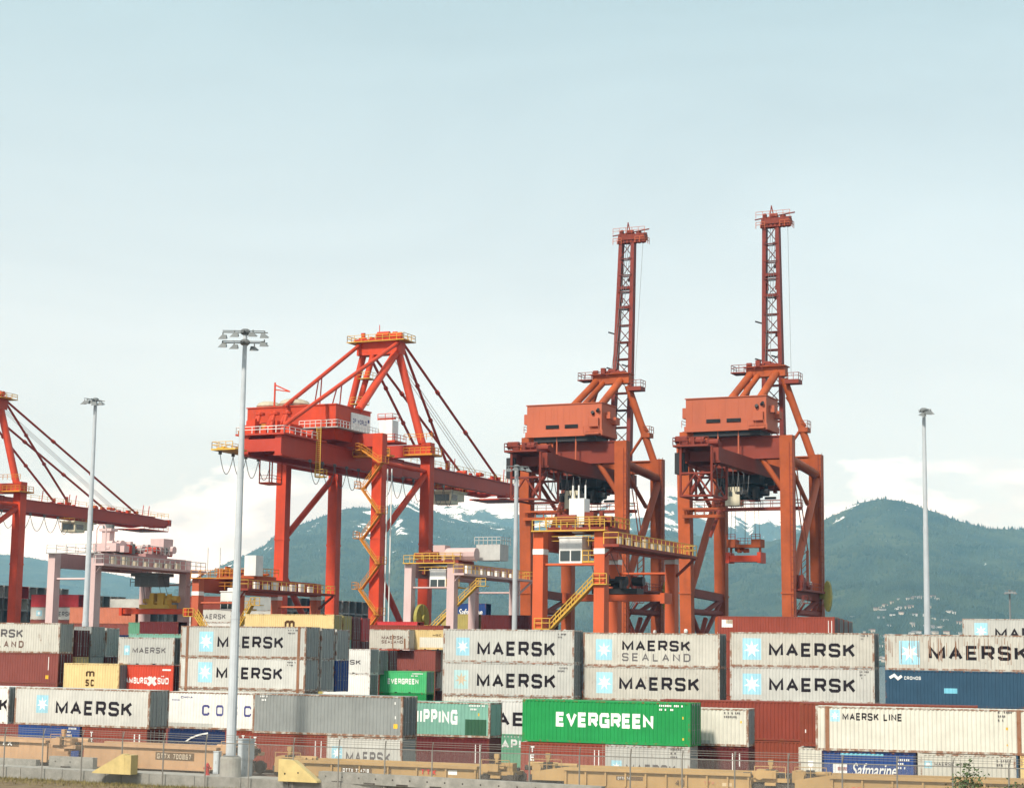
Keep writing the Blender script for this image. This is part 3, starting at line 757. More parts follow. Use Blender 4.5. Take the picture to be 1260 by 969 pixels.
train_box('cream short container with big red round letters, partly behind the dark blue one', 'L', 982.5, 925, L20, ST, 'warm white', .60, off=8.5, rods=False,
          marks=[('T', 'OOCL', .36, .90, .60, .86, INKR, dict(t=.26))])
train_box('cream short container behind the white one under the long white container', 'L', 1062, 925, L20, ST, 'warm white', .60, off=8.5, rods=False)
# --- third track
train_box('white container with three large dark letters showing between sea green and green containers', 'L', 560, 880, L40, HC, 'white', 2.9, off=17.5, rods=False, marks=[('T', 'MAERSK', .16, .79, .31, .68, INK)])
train_box('small green container with white letters, low between sea green and large green ones', 'L', 590, 915, L20, ST, 'mid green', .6, off=17.5, rods=False, marks=[('T', 'CAPITAL', .18, .92, .56, .84, INKW, dict(t=.24))])
train_box('brick red container seen between white and long rust red ones, upper of two', 'R', 1010, 885, L40, HC, 'brick red', 3.25, off=17.0, rods=False)
train_box('brick red container seen between white and long rust red ones, lower of two', 'R', 1010, 925, L40, ST, 'rust red', .65, off=17.0, rods=False)

# ================================================================== CONTAINERS IN THE YARD
def stack(side, px, pytop, Y, tiers, yaw=20.0, row=0, fill=None):
    z = U(px, pytop, Y).z
    for t in tiers:
        label, L, H, col, kw = t; z -= H
        if label: yard_box(label, side, px, pytop, Y, L, H, col, z, yaw=yaw, row=row, **kw)
    L, H = tiers[-1][1], tiers[-1][2]
    if fill:
        z = z + .0
        k = 0
        nmore = max(0, int(round(z / 2.75)))
        if nmore:
            h = z / nmore
            for q in range(nmore):
                z -= h
                yard_box(fill[1], side, px, pytop, Y, L, h - .004, fill[0], z, yaw=yaw, row=row, rods=False, parts=False, group='stacked containers low behind the train')
star = lambda a, b, c, d: ('S', a, b, c, d)
mk = lambda a, b, c, d, m=INK: ('T', 'MAERSK', a, b, c, d, m)
FL = 'plain container at the bottom of a yard stack behind the train'
# left edge block
stack('R', 74, 766, 181, [
    ('light grey rusty-cornered container with two lines of dark letters, top left edge of the yard', L40, HC, 'rusty grey', dict(doors='steel grey', marks=[('T', 'MAERSK', .22, .66, .50, .78, INKG), ('T', 'SEALAND', .22, .67, .17, .40, INKRB, dict(gap=.5))])),
    ('faded brick red container with amber square below the two-line grey one at left edge', L40, HC, 'dull red', dict(doors='dark red', marks=[('R', .905, .913, .45, .88, INKW), ('R', .885, .915, .16, .28, INKY)]))], fill=('dull red', FL))
stack('R', 74, 774, 181, [
    ('container whose dark red doors show two rows behind the left edge pile', L40, ST, 'dark red', {}),
    ('container whose yellow doors show below dark red doors behind the left edge pile', L40, ST, 'yellow', {})], row=1)
stack('R', 74, 769, 181, [
    ('container with grey doors behind the left edge pile, upper left of the pair', L40, HC, 'steel grey', dict(doors='door grey')),
    ('container with grey doors above the pale yellow one, lower of its stack', L40, HC, 'steel grey', dict(doors='door grey'))], row=2)
stack('R', 74, 770, 181, [
    ('container with grey doors just left of the small light grey lettered container', L40, HC, 'light grey', dict(doors='door grey')),
    ('container with dark red doors beside the small light grey lettered container', L40, HC, 'dark red', {})], row=3)
# short containers in the gap
stack('L', 79, 815, 180.5, [('pale yellow short container with brown lower-case letters at left', L20, ST, 'pale yellow', dict(doors='dark grey', marks=[('T', 'm', .40, .56, .50, .72, INKBR, dict(t=.26)), ('T', 'sc', .40, .56, .17, .42, INKBR, dict(t=.26, gap=.3))]))], fill=('dull red', FL))
stack('R', 215, 784, 178, [
    ('small light grey container with star and dark letters on top of the orange red one', L20, ST, LG, dict(doors='dark grey', marks=[star(.10, .20, .35, .70), ('T', 'MAERSK', .25, .85, .42, .64, INKG)])),
    ('orange red short container with white lettering below the small light grey one', L20, ST, 'orange red', dict(doors='dark red', marks=[('T', 'HAMBURG', .09, .53, .32, .55, INKW, dict(t=.24)), ('T', '>', .52, .72, .22, .62, INKW, dict(t=.3)), ('T', 'SUD', .72, .92, .32, .55, INKW, dict(t=.24)), ('R', .80, .95, .80, .86, INKW), ('R', .79, .805, .58, .62, INKW), ('R', .82, .835, .58, .62, INKW)]))], fill=('dull red', FL))
# stack behind the lamp mast: three rows deep
stack('R', 377, 770.5, 172, yaw=25, tiers=[
    ('upper light grey container with star and dark letters, crossed by the tall lamp mast', L45, HC, LG, dict(doors='door grey', frame='rusty grey', marks=[star(.15, .265, .18, .82), mk(.30, .825, .30, .68), ('N', .86, .93, .86, 2, INKG)])),
    ('lower light grey container with star and dark letters, crossed by the tall lamp mast', L45, HC, LG, dict(doors='door grey', frame='rusty grey', marks=[star(.15, .265, .20, .84), mk(.30, .825, .32, .70), ('N', .86, .93, .86, 2, INKG)]))], fill=('rusty grey', FL))
stack('R', 377, 771.5, 172, yaw=25, tiers=[('container with grey doors second row behind the mast stack, upper one', L45, HC, LG, dict(doors='door grey')), ('container with grey doors second row behind the mast stack, lower one', L45, HC, LG, dict(doors='door grey'))], row=1)
stack('R', 377, 772.5, 172, yaw=25, tiers=[('container with grey doors third row behind the mast stack', L45, HC, LG, dict(doors='door grey')), ('container with dark blue doors third row behind the mast stack', L45, HC, 'blue', {})], row=2)
stack('R', 411, 755.5, 230, [('long pale yellow container with brown letter on top behind the mast stack', L40, HC, 'pale yellow', dict(doors='olive yellow', marks=[('T', 'm', .45, .565, .30, .74, INKBR, dict(t=.27))]))], fill=('olive yellow', FL))
stack('R', 411, 756.5, 230, [('container with olive yellow doors right behind the long pale yellow one', L40, HC, 'olive yellow', {}), ('container with grey green doors low behind the mast stack', L40, HC, 'sea green', {})], row=1)
stack('R', 411, 757, 230, [('container with dark red doors, left of the pair behind the yellow one', L40, HC, 'dark red', {}), ('container with dark red doors, lower left of the pair behind the yellow one', L40, HC, 'dark red', {})], row=2)
stack('R', 411, 758, 230, [('container with crimson doors, right of the pair behind the yellow one', L40, HC, 'bright red', {}), ('container with dark red doors, lower right of the pair behind the yellow one', L40, HC, 'dark red', {})], row=3)
# short containers in the middle
stack('R', 456, 798, 222, [('white short container with the end of dark lettering, upper of two', L20, HC, 'white', dict(doors='door grey', marks=[('T', 'MAERSK', .02, .80, .36, .56, INKG)])),
                           ('plain white short container, lower of two left of the small green one', L20, HC, 'white', dict(doors='dark grey'))], fill=('warm white', FL))
stack('R', 525, 825.5, 224, [('small bright green short container with white block lettering', L20, ST, 'fresh green', dict(doors='mid green', marks=[('T', 'EVERGREEN', .17, .83, .40, .66, INKW, dict(t=.26, gap=.14)), ('N', .65, .92, .86, 2, INKW)]))], fill=('green', FL))
stack('R', 456, 799, 222, [('short container with dark grey doors behind the upper white short one', L20, HC, 'door grey', dict(doors='dark grey'))], row=1)
stack('R', 456, 799, 222, [('short container with dark red doors two rows behind the white short one', L20, HC, 'dark red', {})], row=2)
stack('R', 503.5, 774, 244, [('rust streaked white short container with two lines of brown letters, high in the middle', L20, ST, 'rusty grey', dict(rods=False, marks=[('T', 'MAERSK', .36, .86, .50, .68, INKRB), ('T', 'SEALAND', .36, .86, .30, .46, INKRB), ('P', [(.62, .75), (.63, .0)], .14, RUST), ('P', [(.90, .55), (.91, .02)], .22, RUST)]))])
stack('L', 505, 774, 246, [('pale yellow short container with a cream lower panel, high in the middle', L20, ST, 'pale yellow', dict(rods=False, marks=[('R', .22, .98, .12, .62, P['warm white'][0]), ('T', 'MSC', .52, .72, .68, .78, INKBR)]))])
stack('R', 536, 800, 244, [('plain brick red short container above the small bright green one', L20, ST, 'dull red', dict(rods=False))], fill=('dull red', FL))
stack('L', 537, 800, 246, [('cream short container, upper of two squeezed behind the faded star stack', L20, ST, 'warm white', dict(rods=False)), ('cream short container, lower of two squeezed behind the faded star stack', L20, ST, 'warm white', dict(rods=False))])
stack('R', 546, 769, 256, [('red container of which only the top edge shows above the rust streaked short ones', L40, ST, 'brick red', dict(rods=False))])
# front row of the yard
stack('R', 706.5, 774.5, 163, [
    ('light grey container with clean star square and dark letters, below the white gantry cab', L40, HC, LG, dict(doors='dark grey', marks=[star(.10, .205, .20, .74), mk(.265, .86, .20, .64), ('N', .88, .95, .85, 2, INKG)])),
    ('light grey container with faded brownish star above the sea green one', L40, HC, LG, dict(doors='dark grey', marks=[('S', .09, .20, .20, .76, STARBG2, STARC2), mk(.265, .865, .25, .68), ('N', .88, .95, .85, 2, INKG)]))], fill=('rusty grey', FL))
stack('R', 885.5, 779, 160.5, [
    ('light grey container with two lines of letters beside its star square, under the orange crane', L40, HC, 'rusty grey', dict(doors='dark grey', marks=[star(.095, .215, .18, .80), ('T', 'MAERSK', .29, .79, .46, .78, INK), ('T', 'SEALAND', .29, .79, .16, .40, INKG, dict(gap=.5, t=.18))])),
    ('light grey container with star and dark letters above the large green one', L40, HC, 'rusty grey', dict(doors='dark grey', marks=[star(.10, .22, .20, .82), mk(.27, .855, .30, .70)]))], fill=('rusty grey', FL))
stack('R', 1075.5, 778.5, 156, [
    ('light grey container with star and large black letters below the brick red one', L40, HC, 'rusty grey', dict(doors='dark grey', marks=[star(.09, .22, .20, .82), mk(.275, .87, .30, .70), ('N', .91, .96, .90, 2, INKG)])),
    ('light grey container with star and large black letters, lower of the stack right of centre', L40, HC, LG, dict(doors='dark grey', marks=[star(.09, .22, .20, .80), mk(.275, .87, .30, .70), ('N', .90, .96, .88, 3, INKG)]))], fill=('brick red', FL))
stack('L', 1088.5, 779.5, 154, [
    ('light grey container whose dark letters are scraped into vertical stripes, at the right', L40, HC, 'rusty grey', dict(doors='dark grey', marks=[star(.095, .23, .16, .82), mk(.29, .93, .30, .70, INK), ('Z', 60)])),
    ('slate blue container with small white emblem below the one with scraped letters', L40, HC, 'slate blue', dict(marks=[('T', 'CRONOS', .125, .235, .74, .83, INKW), ('P', [(.03, .78), (.06, .86), (.085, .76), (.11, .84)], .22, INKW), ('R', .385, .47, .38, .52, CYAN)]))], fill=('slate blue', FL))
stack('L', 883, 757.5, 196, [('brick red container with small yellow and white sign, standing alone on the top row', L40, ST, 'brick red', dict(doors='dark red', marks=[('R', .035, .13, .56, .86, INKW), ('R', .075, .13, .70, .86, INKY), ('R', .945, .951, .25, .85, INKW), ('R', .972, .978, .25, .85, INKW)]))], fill=('brick red', FL))
for k in (1, 2, 3):
    stack('L', 883, 757.5 + k, 196, [(['', 'red container with brown doors first row behind the brick red one', 'rust red container with dark doors second row behind the brick red one', 'rust red container with dark doors farthest behind the brick red one'][k], L40, ST, ['', 'dull red', 'rust red', 'rust red'][k], dict(doors='dark grey'))], row=k)
stack('L', 1184, 760.5, 196, [('grey container with star cut off by the right picture edge, standing farther back', L40, HC, LG, dict(marks=[star(.10, .21, .25, .85), mk(.27, .86, .30, .68)]))], fill=('rusty grey', FL))
#@@SECTION3

# ================================================================== FAR STACKS ON THE SHIP BEYOND THE QUAY
COLN = {'g': 'light grey', 's': 'steel grey', 'd': 'dark grey', 'c': 'warm white', 'r': 'bright red', 'n': 'navy', 'b': 'blue', 'k': 'brick red', 'o': 'rust red', 'w': 'white', 'y': 'olive yellow', 't': 'slate blue', 'm': 'dull red', 'e': 'sea green'}
ORD = ['first', 'second', 'third', 'fourth', 'fifth', 'sixth', 'seventh', 'eighth', 'ninth', 'tenth', 'eleventh', 'twelfth', 'thirteenth']
def far_block(where, px, py, Y, rows, marks=None, L=L40, skip0=False):
    """rows: one string per row counted from the near side, top tier first."""
    nt_ = max(len(r) for r in rows); names = ['top', 'middle', 'bottom'] if nt_ == 3 else ['upper', 'lower']
    z0 = U(px, py, Y).z
    for r, s in enumerate(rows):
        for t, ch in enumerate(s):
            if ch == '.': continue
            lab = '%s container, %s row, %s tier of far stack %s' % (COLN[ch], ORD[r], names[t] if t < 3 else 'lowest', where)
            yard_box(lab, 'R', px, py, Y, L, ST - .01, COLN[ch], z0 - ST * (t + 1), yaw=25, row=r * .98, parts=False,
                     marks=(marks or {}).get((r, t), ()), group='far containers beyond the quay')
far_block('at the left edge', -5, 719, 392, ['gds', 'gsd', 'sdg', 'rcg', 'ggs', 'scg', 'gcn', 'cnb', 'grc'])
far_block('left of the lamp mast', 97, 731, 386, ['rgm', 'rsm', 'gds', 'sgs', 'ggd', 'dss'], marks={(0, 1): [mk(.44, .86, .28, .66, INKG), star(.12, .24, .3, .75)]})
far_block('under the pale pink gantry', 176, 735, 379, ['.sk', '.dk', 'gsg', 'sgs', 'gds', 'sgg'])
far_block('by the rust red gantry leg', 285, 733, 368, ['kgw', 'ddd', 'sdd'], marks={(0, 1): [mk(.40, .90, .26, .66, INKG)]})
far_block('under the red crane', 352, 734, 358, ['sgg', 'gsm', 'dks', 'ngd', 'sgk', 'gsg', 'ddg', 'gcs', 'ggd', 'ssd', 'dgs', 'gsg', 'nbs'], marks={(0, 1): [mk(.42, .92, .28, .68, INKG), star(.14, .26, .3, .8)]})
hullp = Vector(U(97, 768, 386)); 
sh = MB(); A_ = Vector((math.cos(R(25)), -math.sin(R(25)), 0)); B_ = Vector((math.sin(R(25)), math.cos(R(25)), 0))
hp = Vector((hullp.x, hullp.y, 0)) - B_ * 3
poly = [hp - A_ * 90, hp + A_ * 95, hp + A_ * 112 + B_ * 17, hp + A_ * 95 + B_ * 34, hp - A_ * 90 + B_ * 34]
ztop = 13.2
sh.add([(p.x, p.y, -2) for p in poly] + [(p.x, p.y, ztop) for p in poly], [(4, 3, 2, 1, 0), (5, 6, 7, 8, 9)] + [(k, (k + 1) % 5, (k + 1) % 5 + 5, k + 5) for k in range(5)])
tag(sh.build('cargo_ship', paint('hull blue', (.03, .05, .09), .1)), 'long dark ship hull carrying the far stacks beyond the quay', 'ship')
# nearer loose containers under the gantries
yard_box('salmon container under the orange spreader of the pink gantry', 'R', 167, 747, 300, L40, ST, 'salmon', U(167, 747, 300).z - ST, parts=False)
yard_box('dark red container under the salmon one at left', 'R', 167, 747, 300, L40, ST, 'dull red', U(167, 747, 300).z - 2 * ST, parts=False)
yard_box('small green short container below the spreader of the pink gantry', 'L', 158, 765, 267, L20, ST, 'mid green', U(158, 765, 267).z - ST, parts=False)
yard_box('dark red short container right of the small green one under the pink gantry', 'L', 172, 764, 260, L20, ST, 'dark red', U(172, 764, 260).z - ST, parts=False)
yard_box('pale green short container behind the small light grey lettered one', 'R', 223, 779.5, 190, L20, ST, 'sea green', U(223, 779.5, 190).z - ST, parts=False)
yard_box('dark blue short container low behind the small light grey lettered one', 'R', 196, 781, 200, L20, ST, 'navy', U(196, 781, 200).z - ST, parts=False)
yard_box('blue short container with white script between the pink gantry legs', 'R', 598, 742, 310, L20, ST, 'blue', U(598, 742, 310).z - ST, parts=False, marks=[('I', 'Safmarine', .2, .9, .25, .65, INKW)])
yard_box('olive yellow short container below the blue one with script', 'R', 586, 755, 305, L20, ST, 'olive yellow', U(586, 755, 305).z - ST, parts=False)
yard_box('dark red container left of the orange gantry, behind the thin lamp mast', 'L', 592, 756, 300, L40, ST, 'dark red', U(592, 756, 300).z - ST, parts=False)
yard_box('bright red short container at the foot of the crane stairs', 'L', 464, 764, 262, L20, ST, 'bright red', U(464, 764, 262).z - ST, parts=False)

# ================================================================== SHIP-TO-SHORE CRANES
CR2 = paint('crane red orange', (.54, .056, .020), .05, rough=.5, var=.16, scale=.25, grime=.5, streak=(.5, .5, .06))
CR2D = paint('crane dark red', (.40, .048, .028), .02, rough=.5, var=.12, scale=.12, streak=(.5, .5, .06))
CR3 = paint('crane weathered orange', (.34, .071, .019), .2, rough=.6, var=.24, scale=.25, grime=.55, streak=(.5, .5, .06))
CR3H = paint('crane house salmon', (.44, .115, .058), .04, rough=.6, var=.10, scale=.1, streak=(.6, .6, .06))
CR3L = paint('lattice maroon', (.13, .026, .018), .15)
CR3D = paint('crane brown red', (.21, .038, .023), .12, rough=.6, var=.16, scale=.12, streak=(.5, .5, .06))
YEL = paint('safety yellow', (.60, .36, .06), .1); YELO = paint('stair orange yellow', (.58, .23, .03), .1)
CABW = paint('cab white', (.74, .74, .71), .05); CABC = paint('cab cream', (.60, .56, .42), .08); BLACKM = paint('machine black', (.03, .03, .032), .1)
ROPE = paint('rope grey', (.12, .12, .12), 0); GREYR = paint('galvanised rail', (.42, .42, .40), .05); TAN = paint('cover tan', (.45, .40, .30), .05); OLIVE = paint('reel olive', (.30, .26, .06), .1)
GLASS = bpy.data.materials.new('dark glass'); GLASS.use_nodes = True
GLASS.node_tree.nodes['Principled BSDF'].inputs['Base Color'].default_value = (.035, .05, .05, 1); GLASS.node_tree.nodes['Principled BSDF'].inputs['Roughness'].default_value = .1
def clutter(mb, x0, x1, y0, y1, z, n, seed, hmax=1.4, mi=0):
    r = random.Random(seed)
    for k in range(n):
        x, y = r.uniform(x0, x1), r.uniform(y0, y1); w, d, h = r.uniform(.3, 1.2), r.uniform(.3, 1.2), r.uniform(.4, hmax)
        if r.random() < .6: mb.box(x - w / 2, x + w / 2, y - d / 2, y + d / 2, z, z + h, mi)
        else: mb.tube((x - w, y, z + h * .6), (x + w, y, z + h * .6), h * .4, n=8, mi=mi)
def zigzag(mb, x0, x1, y, z0, z1, rise=3.4, w=.8):
    z = z0; d = 1
    while z < z1 - 1:
        zz = min(z + rise, z1); xa, xb = (x0, x1) if d > 0 else (x1, x0); yy = y - (w if d < 0 else 0)
        mb.beam((xa, yy, z), (xb, yy, zz), w, .18, side=(0, 1, 0))
        for h in (.55, 1.05):
            mb.tube((xa, yy - w / 2, z + h), (xb, yy - w / 2, zz + h), .05, n=4)
        for k in range(4):
            q = Vector((xa, yy - w / 2, z)).lerp(Vector((xb, yy - w / 2, zz)), k / 3); mb.tube(q, q + Vector((0, 0, 1.05)), .05, n=4)
        xp = xb + .5 * d; mb.box(min(xb, xp + .4 * d), max(xb, xp + .4 * d), y - 2 * w, y + w / 2, zz - .1, zz)
        mb.rail([(xb, y - 2 * w, zz), (xp + .4 * d, y - 2 * w, zz), (xp + .4 * d, y + w / 2, zz)], step=1.2, r=.05)
        z = zz; d = -d
def festoon(mb, p0, p1, n, sag, r=.06):
    p0, p1 = Vector(p0), Vector(p1)
    for k in range(n):
        a, b = p0.lerp(p1, k / n), p0.lerp(p1, (k + 1) / n)
        pts = [a.lerp(b, t / 10) - Vector((0, 0, sag * 4 * (t / 10) * (1 - t / 10))) for t in range(11)]
        mb.path(pts, r, n=5)
        mb.box(a.x - .2, a.x + .2, a.y - .2, a.y + .2, a.z, a.z + .5)

def low_crane(name, loc, label, sign=True):
    S, G = 18.75, 17.5
    root = empty(name, loc, -R(25), label, 'crane', 'quay cranes of the container port')
    for (x, y, zt) in ((0, 0, 44.2), (S, 0, 46), (0, G, 43.2), (S, G, 46.3)):
        m = MB(); m.beam((x, y, 13.5), (x, y, zt), 1.9, 1.7, side=(1, 0, 0)); m.beam((x, y, 0), (x, y, 13.5), 3.0, 2.2, 1.92, 1.72, side=(1, 0, 0))
        m.box(x - 1.05, x + 1.05, y - .95, y + .95, 13.35, 13.65); m.box(x - 1.03, x + 1.03, y - .93, y + .93, 28.2, 28.5)
        m.build('leg', CR2, root)
    for y in (0, G):
        m = MB(); m.beam((.95, y, 44.9), (S - .95, y, 44.9), 1.5, 2.2); m.build('portal_beam', CR2D, root)
        m = MB(); m.beam((1.5, y, 2.6), (S - 1.5, y, 2.6), 1.6, 2.0); m.build('sill_beam', CR2, root)
    for x in (0, S):
        for p, q, r in (((x, .6, 41.2), (x, G - .8, 41.2), .42), ((x, G - .8, 40.5), (x, .7, 28.6), .55), ((x, .7, 22.5), (x, G - .8, 6.5), .55)):
            m = MB(); m.tube(p, q, r, n=12); m.build('brace', CR2D if q[2] < 20 else CR2, root)
    m = MB()
    for x in (6.2, 12.4):
        m.box(x - .6, x + .6, -22, G + 1.5, 40.5, 43.4); m.box(x - .85, x + .85, -22, G + 1.5, 43.405, 43.6); m.box(x - .8, x + .8, -22, G + 1.5, 40.3, 40.49)
    for k in range(9): m.box(6.8, 11.8, -22 + k * 4.8, -21.4 + k * 4.8, 41.0, 43.0)
    m.build('girder', CR2D, root)
    m = MB()
    for x in (6.2, 12.4):
        m.beam((x, G + 1.6, 42.0), (x, 66, 42.0), 1.15, 2.5); m.beam((x, 66, 42.0), (x, 71, 42.4), 1.15, 2.5, 1.1, 1.2); m.box(x - .8, x + .8, G + 1.6, 66, 43.255, 43.45)
    for k in range(11): m.box(6.85, 11.75, G + 4 + k * 5, G + 4.5 + k * 5, 41.2, 42.9)
    m.box(5.4, 13.2, 71, 71.8, 41.6, 43.2)
    bo = m.build('boom', CR2D, root)
    m = MB(); clutter(m, 5.9, 12.8, G + 16, G + 36, 43.5, 16, 5, 1.3); m.tube((12.4, 37.7, 43), (12.4, 37.7, 45.4), .35); m.tube((6.2, 40.7, 43), (6.2, 40.7, 45.4), .35)
    for k in (62, 64, 38, 40, 30): m.tube((12.7, k, 43.4), (12.7, k + .3, 46), .1, n=5)
    clutter(m, 6, 12.6, 55, 66, 43.5, 12, 8, 1.2); m.build('boom_fittings', CR2, bo)
    m = MB(); m.rail([(13.3, G + 4, 43.5), (13.3, 69, 43.5)], r=.045, step=2.4); m.rail([(5.3, 60, 43.5), (5.3, 70.5, 43.5), (13.3, 70.5, 43.5)], r=.05, step=2); m.build('railing', YEL, bo)
    m = MB(); m.box(5.2, 13.4, 62, 70.5, 40.0, 40.25); m.rail([(13.4, 62, 40.2), (13.4, 70.5, 40.2)], r=.05); m.build('tip_platform', CR2, bo)
    # house
    m = MB(); m.add([(-3.0, -7.5, 46.4), (14.4, -7.5, 46.4), (14.4, 4.3, 46.4), (-3.0, 4.3, 46.4), (-3.0, -7.5, 50.2), (14.4, -7.5, 50.2), (14.4, 4.3, 50.2), (-3.0, 4.3, 50.2)], [(4, 5, 6, 7), (0, 1, 5, 4), (1, 2, 6, 5), (2, 3, 7, 6), (3, 0, 4, 7), (0, 3, 2, 1)])
    m.box(-3.15, 14.55, -7.65, 4.45, 50.205, 50.4); m.add([(-2, -6, 44.6), (13.5, -6, 44.6), (13.5, 3.5, 44.6), (-2, 3.5, 44.6), (-2.4, -7.3, 46.39), (14.2, -7.3, 46.39), (14.2, 4.2, 46.39), (-2.4, 4.2, 46.39)], [(0, 3, 2, 1), (0, 1, 5, 4), (1, 2, 6, 5), (2, 3, 7, 6), (3, 0, 4, 7)])
    hs = m.build('machinery_house', CR2, root)
    m = MB(); m.box(8.2, 15.7, -9.0, -7.55, 46.2, 46.38); m.box(14.45, 15.7, -7.5, 5, 46.2, 46.38); m.build('walkway', GREYR, hs)
    m = MB(); m.rail([(8.2, -8.9, 46.4), (15.6, -8.9, 46.4), (15.6, 5, 46.4)], step=1.0, r=.06); m.build('railing', CABW, hs)
    m = MB(); m.lathe((-.8, -4.2, 50.4), [(1.9, 0), (2.2, .5), (1.9, 1.0), (1.2, 1.3), (.1, 1.4)], 18); m.build('roof_cover', TAN, hs)
    m = MB(); m.lathe((4.3, -4.2, 50.4), [(2.5, 0), (2.8, .6), (2.3, 1.2), (1.4, 1.5), (.1, 1.6)], 18); m.build('roof_cover', TAN, hs)
    m = MB(); m.tube((1.9, -6.8, 50), (1.9, -6.8, 54.6), .16, n=6); m.tube((1.9, -6.8, 54.2), (4.9, -6.8, 52.9), .12, n=5); m.tube((1.9, -6.8, 53.4), (4.9, -6.8, 52.9), .1, n=5); m.build('service_jib', CR2, hs)
    if sign:
        m = MB(); m.box(14.46, 14.62, -2.6, 3.9, 46.5, 49.5); sg = m.build('sign_board', CABW, root)
        m = MB()
        for quads in letters_quads('DP WORLD', 4.7, .75, .2, .25):
            for q in quads: m.add([(14.63, -2.1 + p.x, 47.8 + p.y) for p in q], [(3, 2, 1, 0)])
        m.add([(14.63, 2.95, 48.3), (14.63, 3.5, 48.3), (14.63, 3.5, 48.85), (14.63, 2.95, 48.85)], [(0, 1, 2, 3)]); m.build('lettering', INKBL, sg)
    # winch deck
    m = MB(); m.box(4.6, 13.8, -22.5, -9.1, 43.62, 43.9); wd = m.build('winch_deck', CR2D, root)
    m = MB(); clutter(m, 5.2, 11.5, -21.5, -9.5, 43.9, 34, 21, 2.8); m.box(5.4, 9.0, -13, -9.2, 43.9, 46.6)
    for x in (5.4, 8.2, 10.6): m.tube((x, -20, 44), (x + .6, -17.5, 48), .3); m.tube((x + 1.2, -20, 44), (x + .6, -17.5, 48), .3); m.lathe((x + .6, -17.5, 47.4), [(.2, 0), (.8, .1), (.8, .5), (.2, .6)], 12)
    m.build('winch', CR2, wd)
    m = MB(); m.rail([(4.7, -9.2, 43.9), (4.7, -22.4, 43.9), (13.7, -22.4, 43.9), (13.7, -12, 43.9)], r=.06, step=1.6); m.build('railing', CABW, wd)
    m = MB(); m.box(5.6, 7.4, -18, -16.5, 44.3, 46.0); clutter(m, 5, 9, -21.9, -18, 44, 4, 31, 1.6); m.build('drive_panel', YELO, wd)
    m = MB(); m.box(2.4, 4.6, -26, -9, 41.0, 41.25); m.rail([(2.5, -9, 41.25), (2.5, -25.9, 41.25), (6.4, -25.9, 41.25)], r=.06, step=1.4); m.rail([(4.5, -9, 41.25), (4.5, -23, 41.25)], r=.05, step=1.6); m.box(4.61, 7.0, -26, -22.6, 41.0, 41.25); clutter(m, 2.6, 4.4, -25, -10, 41.25, 8, 93, .9); m.build('rear_platform', YEL, root)
    m = MB(); m.box(13.6, 15.2, -12.4, -11.2, 37.6, 37.8); m.rail([(13.6, -12.4, 37.8), (15.2, -12.4, 37.8), (15.2, -11.2, 37.8)], r=.06, step=1.2)
    for k in range(24): m.box(13.7, 14.5, -12.3, -12.2, 37.9 + k * .33, 37.98 + k * .33)
    m.tube((13.7, -12.3, 37.8), (13.7, -12.3, 46), .07, n=5); m.tube((14.5, -12.3, 37.8), (14.5, -12.3, 46), .07, n=5); m.build('ladder_tower', YEL, root)
    m = MB(); m.box(4, 6.4, -14, -11, 36.6, 36.9)
    for x, y in ((4, -14), (6.4, -14), (4, -11), (6.4, -11)): m.tube((x, y, 36.7), (x, y, 41.0), .12, n=5)
    m.rail([(4, -14, 36.9), (6.4, -14, 36.9), (6.4, -11, 36.9)], r=.06); m.build('service_cage', CR2, root)
    # mast
    m = MB(); m.box(4.4, 13.2, G - 1.1, G + 1.1, 62.6, 65.2); m.box(4.0, 13.6, G - 1.6, G + 1.6, 65.21, 65.45); ap = m.build('apex_beam', CR2, root)
    m = MB(); clutter(m, 5, 12.6, G - 1, G + 1, 65.4, 12, 51, 1.5); m.tube((8.4, G, 65), (8.4, G, 68.2), .08, n=5); m.build('sheave', CR2, ap)
    m = MB(); m.rail([(3.0, G - 2.2, 65), (14.6, G - 2.2, 65), (14.6, G + 2.2, 65), (3.0, G + 2.2, 65), (3.0, G - 2.2, 65)], r=.06, step=1.4); m.box(2.9, 14.7, G - 2.3, G + 2.3, 64.85, 64.99); m.build('railing', YEL, ap)
    for p, q, r in (((5.2, G, 63), (.3, G, 44), .62), ((12.4, G, 63), (17.6, G, 46.2), .72), ((12.3, G - .5, 63), (14.2, .5, 50.3), .68), ((7.6, G - .6, 63), (3.5, G - 2, 46.4), .55)):
        m = MB(); m.tube(p, q, r, n=14); m.build('mast_leg', CR2, root)
    for p, q in (((12.9, G - 1, 64.6), (12.4, -20.5, 45.2)), ((5.0, G - 1, 64.6), (5.2, -9, 50))):
        m = MB(); m.tube(p, q, .36, n=10); q = Vector(q); p = Vector(p)
        for f in (.52, .56): s_ = p.lerp(q, f); m.tube(s_, (s_.x, s_.y - (1.6 if f > .55 else .6), 50.2), .12, n=5)
        m.build('backstay', CR2, root)
    for p, q in (((12.9, G + 1, 64.6), (12.4, 61, 43.4)), ((12.6, G + 1, 64.4), (12.4, 37.7, 44.6)), ((5.2, G + 1, 64.6), (6.2, 59, 43.4)), ((5.0, G + 1, 64.4), (6.2, 40.7, 44.6))):
        m = MB(); m.tube(p, q, .26, n=8); p, q = Vector(p), Vector(q)
        for f in (.33, .62): m.tube(p.lerp(q, f - .008), p.lerp(q, f + .008), .42, n=8)
        m.build('forestay', CR2D, root)
    m = MB()
    for dx in (8.6, 9.2, 9.8): m.tube((dx, G + 1, 65), (dx, 58, 43.6), .05, n=4)
    m.build('hoist_rope', GREYR, root)
